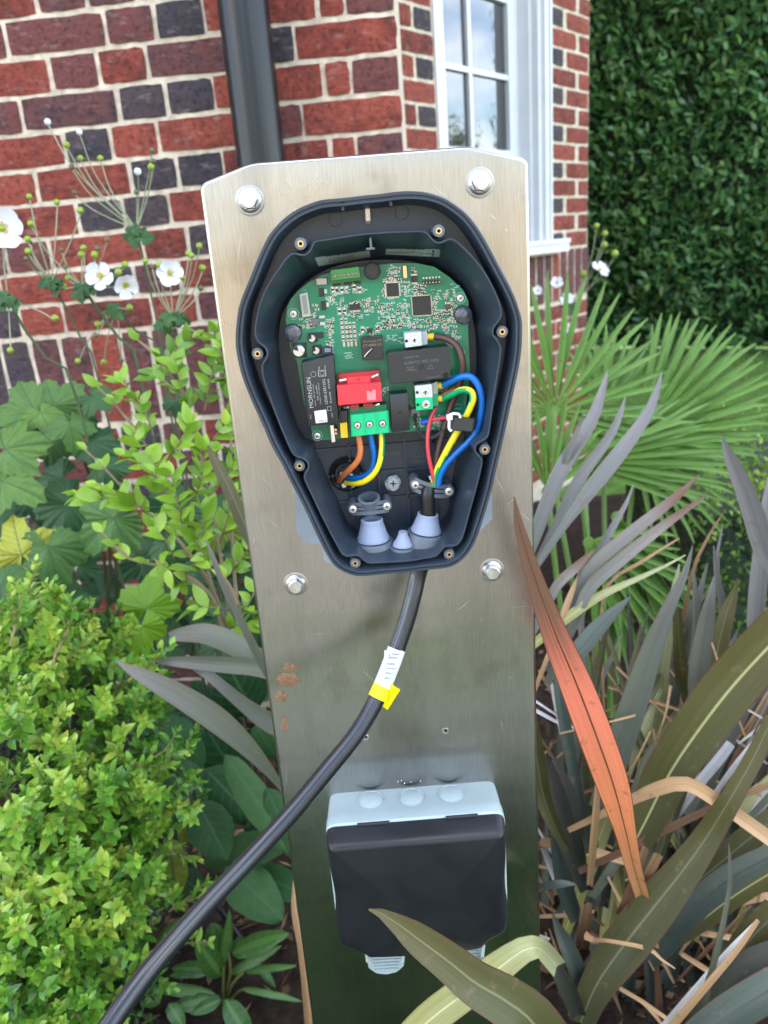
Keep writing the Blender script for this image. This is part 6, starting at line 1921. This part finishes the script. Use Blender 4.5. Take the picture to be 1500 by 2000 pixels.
# ---------------------------------------------------------------- anemone flower stalks
M_PET = mat('white_petal', (.80, .82, .88), .5, var=.03, scale=60)
translucent(M_PET, M_PET.node_tree.nodes['Color Ramp'].outputs[0], .25)
M_STAM = mat('yellow_stamen', (.80, .50, .03), .6)
M_BUD = mat('green_bud', (.22, .32, .03), .5, var=.25, scale=150)
M_BUDB = mat('brown_bud', (.10, .11, .05), .6, var=.25, scale=150)
M_PED = mat('pale_pedicel', (.24, .27, .17), .6, var=.15)
M_AST = mat('green_stalk', (.045, .075, .03), .55, var=.25)
ra = random.Random(17)
def petal_tpl():
    V, F = [], []
    n = 5
    for i in range(n + 1):
        t = i / n
        w = (.09 + .35 * math.sin(min(1, t * 1.02) * math.pi * .62) ** 1.3) * (1 if i < n else .62)
        for u in (-1, -.5, 0, .5, 1):
            V.append((u * w, t - (.06 * u * u if i == n else 0), .16 * t * t + .10 * u * u * t - (.02 if u == 0 else 0)))
    for i in range(n):
        for k in range(4):
            F.append((i * 5 + k, i * 5 + k + 1, (i + 1) * 5 + k + 1, (i + 1) * 5 + k))
    return V, F
PV, PF = petal_tpl()
def flower(parent, px, py, Y, rpx, nx=0., ny=0.2, npet=6, gap=None):
    P = onY(px, py, Y); s = rpx * proj(P)[2] / FPX
    view = (CAM - P).normalized()
    nrm = (view + rt * nx + up * ny).normalized()
    e1 = nrm.orthogonal().normalized(); e2 = nrm.cross(e1)
    g0 = MB(); g0.lathe([(.12 * s, -.04 * s), (.17 * s, .05 * s), (.12 * s, .14 * s), (.02 * s, .17 * s)], P, nrm, 12)
    fo = g0.build('flower', M_BUD, parent, loc=P)
    a0 = ra.uniform(0, 6)
    for k in range(npet):
        a = a0 + 2 * math.pi * k / npet + ra.uniform(-.12, .12)
        d = e1 * math.cos(a) + e2 * math.sin(a)
        M = frame(P - nrm * (.02 * s * (k % 2)), d + nrm * ra.uniform(-.10, .28), nrm + e1 * ra.uniform(-.18, .18) + e2 * ra.uniform(-.18, .18), s * ra.uniform(.92, 1.06))
        g = MB(); g.add([M @ Vector(v) for v in PV], PF); g.build('petal', M_PET, fo, ang=180, fix=False)
    g = MB()
    for k in range(46):
        a = ra.uniform(0, 6.28); q = ra.uniform(.17, .30) * s
        c = P + (e1 * math.cos(a) + e2 * math.sin(a)) * q + nrm * (.10 * s)
        g.lathe([(.028 * s, 0), (.02 * s, .035 * s), (.004 * s, .045 * s)], c, nrm, 5)
    g.build('stamens', M_STAM, fo)
def anemone(label, hub, stem, buds, flowers, Y, leafs=5, grp='anemone flower stalks', stem_r=.0022):
    hx, hy = hub
    an = thing('anemone', label, 'flower', onZ(stem[-1][0], stem[-1][1] + 600) if False else Vector((onY(*stem[-1], Y + .05).x, Y + .05, 0)), grp)
    H = onY(hx, hy, Y)
    base = [H] + [onY(x, y, Y + .02) for x, y in stem]
    last = base[-1]
    base += [Vector((last.x * .97, last.y + .01, last.z * .5)), Vector((last.x * .95, last.y + .02, 0))]
    g = MB(); pts = resample(catmull(base, 5), 24); g.tube(pts, [stem_r * (.8 + .5 * k / 23) for k in range(24)], 7); g.build('stem', M_AST, an)
    for i in range(leafs):
        place_leaf(an, LT[(i + 1) % 6], hx + ra.uniform(-14, 14), hy + ra.uniform(-4, 14), Y - .005, ra.uniform(16, 27), ra.uniform(0, 360), L_ANE, ra.uniform(.1, .4), ra.uniform(-.6, .6), ra.uniform(-.3, .3))
    for b in buds:
        bx_, by_ = b[0], b[1]; kind = b[2] if len(b) > 2 else 0
        Yb = Y + ra.uniform(-.03, .03)
        B = onY(bx_, by_, Yb); r_ = ra.uniform(5.6, 7.2) * proj(B)[2] / FPX * (.8 if kind == 1 else 1)
        mid = onY(hx * .45 + bx_ * .55 + ra.uniform(-3, 3) + (bx_ - hx) * .12, hy * .45 + by_ * .55 + 3, Y)
        g = MB(); g.tube(resample(catmull([H, mid, B - Vector((0, 0, r_ * .8))], 6), 12), .0011, 6); g.build('pedicel', M_PED, an)
        g = MB(); g.lathe([(.15 * r_, -r_), (.75 * r_, -.66 * r_), (r_, 0), (.75 * r_, .66 * r_), (.1 * r_, r_)], B, (ra.uniform(-.3, .3), -.2, 1), 12); g.build('bud', (M_BUD, M_BUDB, M_PET)[kind], an)
    for f in flowers:
        fx, fy, r_ = f[:3]
        Yf = Y - .02
        F = onY(fx, fy, Yf + .012)
        g = MB(); g.tube(resample(catmull([H, onY((hx + fx) / 2 + (fx - hx) * .1, (hy + fy) / 2 + 4, Y), F], 6), 12), .0012, 6); g.build('pedicel', M_PED, an)
        flower(an, fx, fy, Yf, r_, *f[3:])
anemone('tallest anemone stalk with a wide spray of buds against the upper bricks', (267, 449), [(277, 492), (293, 567), (309, 639), (320, 705)], [(140, 326, 1), (157, 309), (196, 309), (130, 283), (295, 326), (300, 315, 1), (296, 294, 1), (266, 375, 1), (269, 335, 2), (146, 376, 1), (93, 238, 2), (155, 258, 2)], [], 1.40, 6)
anemone('anemone stalk carrying two white flowers close together', (160, 559), [(171, 577), (208, 628), (240, 671), (269, 713)], [(163, 484), (159, 497), (185, 497), (191, 485, 1), (209, 468, 1), (120, 488, 1), (128, 521, 1), (133, 543), (60, 437), (244, 517), (231, 531), (165, 580), (125, 560)], [(197, 539, 29, -.5, .1, 5), (245, 556, 26, .3, -.55, 5)], 1.36, 5, stem_r=.0032)
anemone('anemone stalk with a tuft of green buds left of the paired flowers', (101, 551), [(109, 567), (139, 620), (165, 676), (187, 721)], [(157, 411), (111, 395), (57, 384), (54, 467), (59, 473, 1), (55, 491), (51, 505, 1)], [], 1.38, 4)
anemone('anemone stalk with a large white flower cut by the left edge', (16, 585), [(29, 615), (80, 687), (120, 737), (149, 775)], [(9, 465, 1), (107, 621), (20, 684)], [(3, 446, 42, .1, .1, 6)], 1.24, 5, stem_r=.0026)
anemone('anemone stalk with a single round white flower beside the post', (339, 623), [(341, 650), (344, 690), (350, 730)], [(368, 495), (374, 499), (389, 480), (395, 523), (357, 543), (284, 509), (297, 521, 1), (311, 517), (392, 563, 1), (400, 660)], [(332, 533, 26, .1, .1, 6)], 1.34, 5)
anemone('low anemone stalk with buds hanging over the soldier course', (229, 601), [(251, 631), (293, 676), (315, 721)], [(253, 601), (205, 613, 1), (191, 633), (188, 655, 1), (203, 707), (152, 705), (237, 704, 1)], [], 1.42, 3)
anemone('far anemone by the bay corner with a white flower seen from the side', (1120, 590), [(1110, 640), (1100, 700)], [(1165, 441), (1181, 456), (1180, 478), (1201, 495), (1140, 535)], [(1172, 527, 19, .6, .9, 5), (1088, 552, 13, 0, .4, 5), (1107, 585, 14, .2, .4, 5), (1050, 568, 10, 0, .3, 5), (1107, 640, 12, 0, .3, 5)], 2.45, 2)

# ---------------------------------------------------------------- broad leaves behind the post, left
def oval(seed, wid=.72, ribs=False):
    r_ = random.Random(seed); n = 12
    V, F, ve = [], [], []
    for i in range(n + 1):
        t = i / n
        w = wid * .5 * max(.02, math.sin(math.pi * t ** .85) ** .62) * (1 + .04 * r_.uniform(-1, 1))
        for u in (-1, -.66, -.33, 0, .33, .66, 1):
            V.append((u * w, t - .5, -.28 * (t - .45) ** 2 - .10 * abs(u) ** 2 * wid + .05 * abs(u) * wid + .012 * math.sin(t * 20 + seed) * abs(u)))
            ve.append((t * 1.05, min(abs(abs(u) - .45), abs(u)) * wid * .5 + .0 if ribs else abs(u) * wid * .5))
    for i in range(n):
        for k in range(6):
            F.append((i * 7 + k, i * 7 + k + 1, (i + 1) * 7 + k + 1, (i + 1) * 7 + k))
    return np.array(V), F, np.array(ve)
L_BROAD = leaf_mat('broad_leaf', [(.010, .042, .014), (.018, .068, .02), (.036, .105, .032), (.08, .16, .055)], rough=.55, trans=.12, spec=.22, vein=(.06, .14, .055))
L_VIB = leaf_mat('ribbed_leaf', [(.025, .085, .020), (.045, .13, .025), (.08, .19, .035)], rough=.36, trans=.18, spec=.5, vein=(.12, .24, .06))
def leaf_from(parent, p0, p1, wpx, Y0, Y1, mt, tint, seed, ribs=False, tilt=0.0, name='leaf'):
    A, B = onY(*p0, Y0), onY(*p1, Y1)
    L = (B - A).length
    c_ = (A + B) / 2
    wid = wpx * proj(c_)[2] / FPX / L
    V, F, ve = oval(seed, wid, ribs)
    view = (CAM - c_).normalized()
    d = (B - A).normalized()
    nm = view + Vector((0, 0, .35)) + rt * tilt
    M = np.array(frame(c_, d, nm, L))
    VV = V @ M[:3, :3].T + M[:3, 3]
    return link(name, np_mesh(name, VV, F, np.full(len(VV), tint), mt, WL[parent.name], uv=ve), parent)
brd = thing('broad_leaved_plant', 'low clump of broad dark green leaves in the shade left of the post', 'plant', onZ(430, 1640))
for i, q in enumerate([
 ((395, 1525), (255, 1405), 140, 1.28, 1.26, .35), ((405, 1555), (290, 1500), 90, 1.22, 1.22, .3), ((385, 1520), (330, 1612), 92, 1.16, 1.10, .45), ((470, 1530), (400, 1420), 90, 1.34, 1.34, .15), ((500, 1400), (440, 1290), 110, 1.36, 1.34, .06), ((540, 1480), (500, 1420), 80, 1.2, 1.2, .5), ((440, 1470), (565, 1665), 62, 1.12, 1.02, .75), ((400, 1500), (505, 1610), 84, 1.22, 1.16, .25), ((385, 1565), (445, 1680), 88, 1.12, 1.06, .5), ((560, 1640), (384, 1684), 70, 1.08, 1.10, .78), ((440, 1690), (555, 1795), 92, 1.06, 1.0, .72), ((520, 1540), (590, 1690), 60, 1.08, 1.02, .6), ((300, 1400), (345, 1360), 36, 1.3, 1.3, .7), ((490, 1700), (590, 1745), 70, 1.10, 1.04, .55), ((330, 1610), (300, 1690), 60, 1.15, 1.1, .1), ((560, 1570), (470, 1640), 60, 1.14, 1.14, .3), ((420, 1400), (380, 1330), 50, 1.4, 1.4, .1), ((400, 1750), (330, 1690), 50, 1.1, 1.12, .2)]):
    leaf_from(brd, q[0], q[1], q[2], q[3], q[4], L_BROAD, q[5], i, False, ra.uniform(-.4, .4))
yl = thing('fallen_leaf', 'yellowing spotted leaf lying on the soil under the broad leaves', 'leaf', onY(345, 1700, 1.12))
leaf_from(yl, (330, 1640), (345, 1760), 60, 1.12, 1.08, L_VAR, .35, 40)
yl2 = thing('fallen_leaf', 'small yellow leaf half hidden beneath the round dark leaf', 'leaf', onY(365, 1620, 1.15))
leaf_from(yl2, (385, 1590), (350, 1650), 44, 1.16, 1.14, L_VAR, .3, 41)
vb = thing('young_plant', 'small plant with narrow ribbed green leaves at the foot of the post', 'plant', onZ(445, 2010))
for i, q in enumerate([((437, 1892), (449, 1790), 22, 1.0, .99), ((447, 1862), (557, 1822), 40, .99, .97), ((436, 1912), (388, 1842), 44, .99, .98), ((428, 1868), (415, 1808), 46, 1.03, 1.03), ((430, 1945), (322, 1972), 30, .98, .95), ((424, 1942), (285, 1926), 24, .98, .98), ((440, 1952), (492, 2040), 44, .96, .92), ((432, 1952), (372, 1980), 24, .97, .95), ((445, 1905), (545, 1848), 22, 1.0, 1.0), ((412, 1895), (335, 1890), 30, 1.0, 1.0), ((470, 1930), (590, 1954), 14, .98, .96), ((475, 1898), (575, 1885), 16, 1.0, .98), ((278, 1890), (262, 1812), 46, .98, .97), ((300, 1852), (348, 1796), 20, 1.0, 1.0), ((312, 1930), (280, 1968), 36, .96, .95), ((420, 1885), (330, 1905), 24, 1.02, 1.0), ((500, 1880), (540, 1930), 16, 1.02, 1.0), ((455, 1870), (470, 1830), 24, 1.04, 1.04), ((330, 1960), (360, 2010), 30, .95, .93), ((500, 1960), (520, 2030), 30, 1.0, .98)]):
    leaf_from(vb, q[0], q[1], q[2], q[3], q[4], L_VIB, ra.uniform(.35, .75), 60 + i, True, ra.uniform(-.3, .3))
g = MB()
for q in (((437, 1990), (436, 1940), (437, 1890)), ((440, 1950), (450, 1900), (447, 1862)), ((430, 1990), (425, 1945), (345, 1930)), ((440, 1960), (455, 1920), (475, 1900)), ((445, 1960), (480, 1930), (560, 1945)), ((280, 1990), (276, 1940), (278, 1890)), ((445, 1955), (440, 2020), (425, 2060))):
    g.tube(resample(catmull([onY(*q[0], 1.0), onY(*q[1], .99), onY(*q[2], .99)], 5), 10), .0024, 6)
g.build('stems', mat('young_stem', (.12, .14, .03), .55, var=.3), vb)
ho = thing('hose', 'thin black hose running over the soil behind the thick cable', 'hose', onY(390, 1720, 1.14))
g = MB(); g.tube(resample(catmull([onY(300, 1560, 1.22), onY(335, 1620, 1.18), onY(372, 1688, 1.14), (onY(405, 1740, 1.12)), onY(440, 1790, 1.10), onY(480, 1850, 1.08)], 6), 24), .0062, 10)
g.build('hose_sheath', M_RUB, ho)

# ---------------------------------------------------------------- litter, lawn blades
rg = random.Random(3)
TL = [leaf_tpl(.03, .012, 3, .5, .4), leaf_tpl(.045, .006, 2, .1, .2), leaf_tpl(.02, .014, 2, .3, .5)]
L_LIT = leaf_mat('litter', [(.015, .010, .008), (.05, .03, .018), (.13, .075, .04), (.26, .18, .11)], rough=.8, trans=0, spec=.2)
items = []
for k in range(9000):
    x = rg.uniform(-1.6, 2.2); y = rg.uniform(.35, 2.6)
    a = rg.uniform(0, 6.28)
    items.append((rg.randrange(3), frame(Vector((x, y, .035 + rg.uniform(0, .02))), Vector((math.cos(a), math.sin(a), rg.uniform(-.3, .4))), Vector((0, 0, 1)) + rv(rg, .3), rg.uniform(.5, 1.5)), rg.random() ** 1.6))
V, F, T_ = merge(TL, items, (0, 0, 0))
o = link('leaf_litter', np_mesh('leaf_litter', V, F, T_, L_LIT)); o['kind'] = 'stuff'; o['label'] = 'brown leaf litter and bark scraps over the soil'
TG_ = [leaf_tpl(.05, .005, 2, .2, .3), leaf_tpl(.04, .004, 2, .2, .5)]
L_GR = leaf_mat('grass_blade', [(.05, .12, .02), (.09, .18, .03), (.15, .24, .05)], rough=.6, trans=.2)
items = []
for k in range(16000):
    x = rg.uniform(1.5, 5.2); y = rg.uniform(3.5, 8.2)
    items.append((rg.randrange(2), frame(Vector((x, y, 0)), Vector((rg.gauss(0, .4), rg.gauss(0, .4), 1)), Vector((0, -1, .2)) + rv(rg, .5), rg.uniform(.7, 1.5)), rg.random()))
V, F, T_ = merge(TG_, items, (0, 0, 0))
o = link('grass', np_mesh('grass', V, F, T_, L_GR)); o['kind'] = 'stuff'; o['label'] = 'short mown grass of the lawn before the hedge'

L_COV = leaf_mat('cover_leaf', [(.02, .06, .015), (.04, .11, .02), (.07, .17, .03)], rough=.5, trans=.2)
items = []
for k in range(3200):
    P = Vector((rg.uniform(-.9, 1.0), rg.uniform(-.24, .46), rg.uniform(.02, .14)))
    items.append((rg.randrange(2), frame(P, rv(rg) + Vector((0, 0, .6)), Vector((0, .2, 1)) + rv(rg, .4), rg.uniform(1.6, 2.6)), rg.random()))
V, F, T_ = merge(TP, items, (0, 0, 0))
o = link('ground_cover', np_mesh('ground_cover', V, F, T_, L_COV)); o['kind'] = 'stuff'; o['label'] = 'low green ground cover in front of the post, mirrored in the steel'

# ---------------------------------------------------------------- trees across the garden (seen mirrored in the window and the steel)
L_TREE = leaf_mat('tree_leaf', [(.03, .06, .012), (.07, .10, .018), (.13, .15, .03)], rough=.5, trans=.3)
M_BARK = mat('tree_bark', (.07, .05, .035), .9, var=.4, bump=1, bscale=20, bdist=.03)
rt_ = random.Random(12)
items = []
TT = [leaf_tpl(.26, .15, 2, .2, .2)]
for k in range(2600):
    c_ = rt_.choice(((0, 0, 4.6, 2.0), (1.2, .3, 3.6, 1.5), (-1.3, -.2, 3.8, 1.5), (.2, .8, 5.8, 1.4), (-.4, -.8, 3.2, 1.4), (.6, -.5, 5.2, 1.3)))
    v = rv(rt_).normalized() * c_[3] * (rt_.random() ** .4)
    items.append((0, frame(Vector(c_[:3]) + v, rv(rt_) + Vector((0, 0, -.3)), rv(rt_) + Vector((0, 0, 1)), rt_.uniform(.6, 1.3)), rt_.random()))
V, F, T_ = merge(TT, items, (0, 0, 0))
crown_me = np_mesh('crown', V, F, T_, L_TREE)
g = MB(); g.tube([(0, 0, 0), (.05, 0, 1.6), (.1, .05, 3.4), (.0, .1, 5)], [.2, .15, .1, .04], 9)
for a in range(5):
    g.tube([(.06, .02, 2.2 + a * .35), (.8 * math.cos(a * 1.4), .8 * math.sin(a * 1.4), 3.4 + a * .3), (1.5 * math.cos(a * 1.4), 1.5 * math.sin(a * 1.4), 4.2 + a * .3)], [.06, .04, .015], 6)
trunk_me = g.mesh('trunk', M_BARK)
for i, (x, y, s) in enumerate(((-13, -17, 1.2), (-6, -19, 1.35), (1.0, -18, 1.2), (8, -19, 1.3), (15, -15, 1.2), (38, 9, 1.1), (39, 13, 1.0), (38.4, 16.7, 1.15), (36, 21, 1.1), (34, 26, 1.05), (31, 31, 1.1))):
    tr_ = thing('garden_tree', 'leafy tree across the garden, seen only mirrored in the window panes and steel', 'tree', (x, y, 0), 'trees mirrored across the garden')
    tr_.rotation_euler = (0, 0, i * 1.3); tr_.scale = (s, s, s) if s != 1.15 else (.6, .6, 1.75)
    for nm, me in (('crown', crown_me), ('trunk', trunk_me)):
        o = bpy.data.objects.new(nm, me); COL.objects.link(o); o.parent = tr_
        if nm == 'crown': o['kind'] = 'stuff'
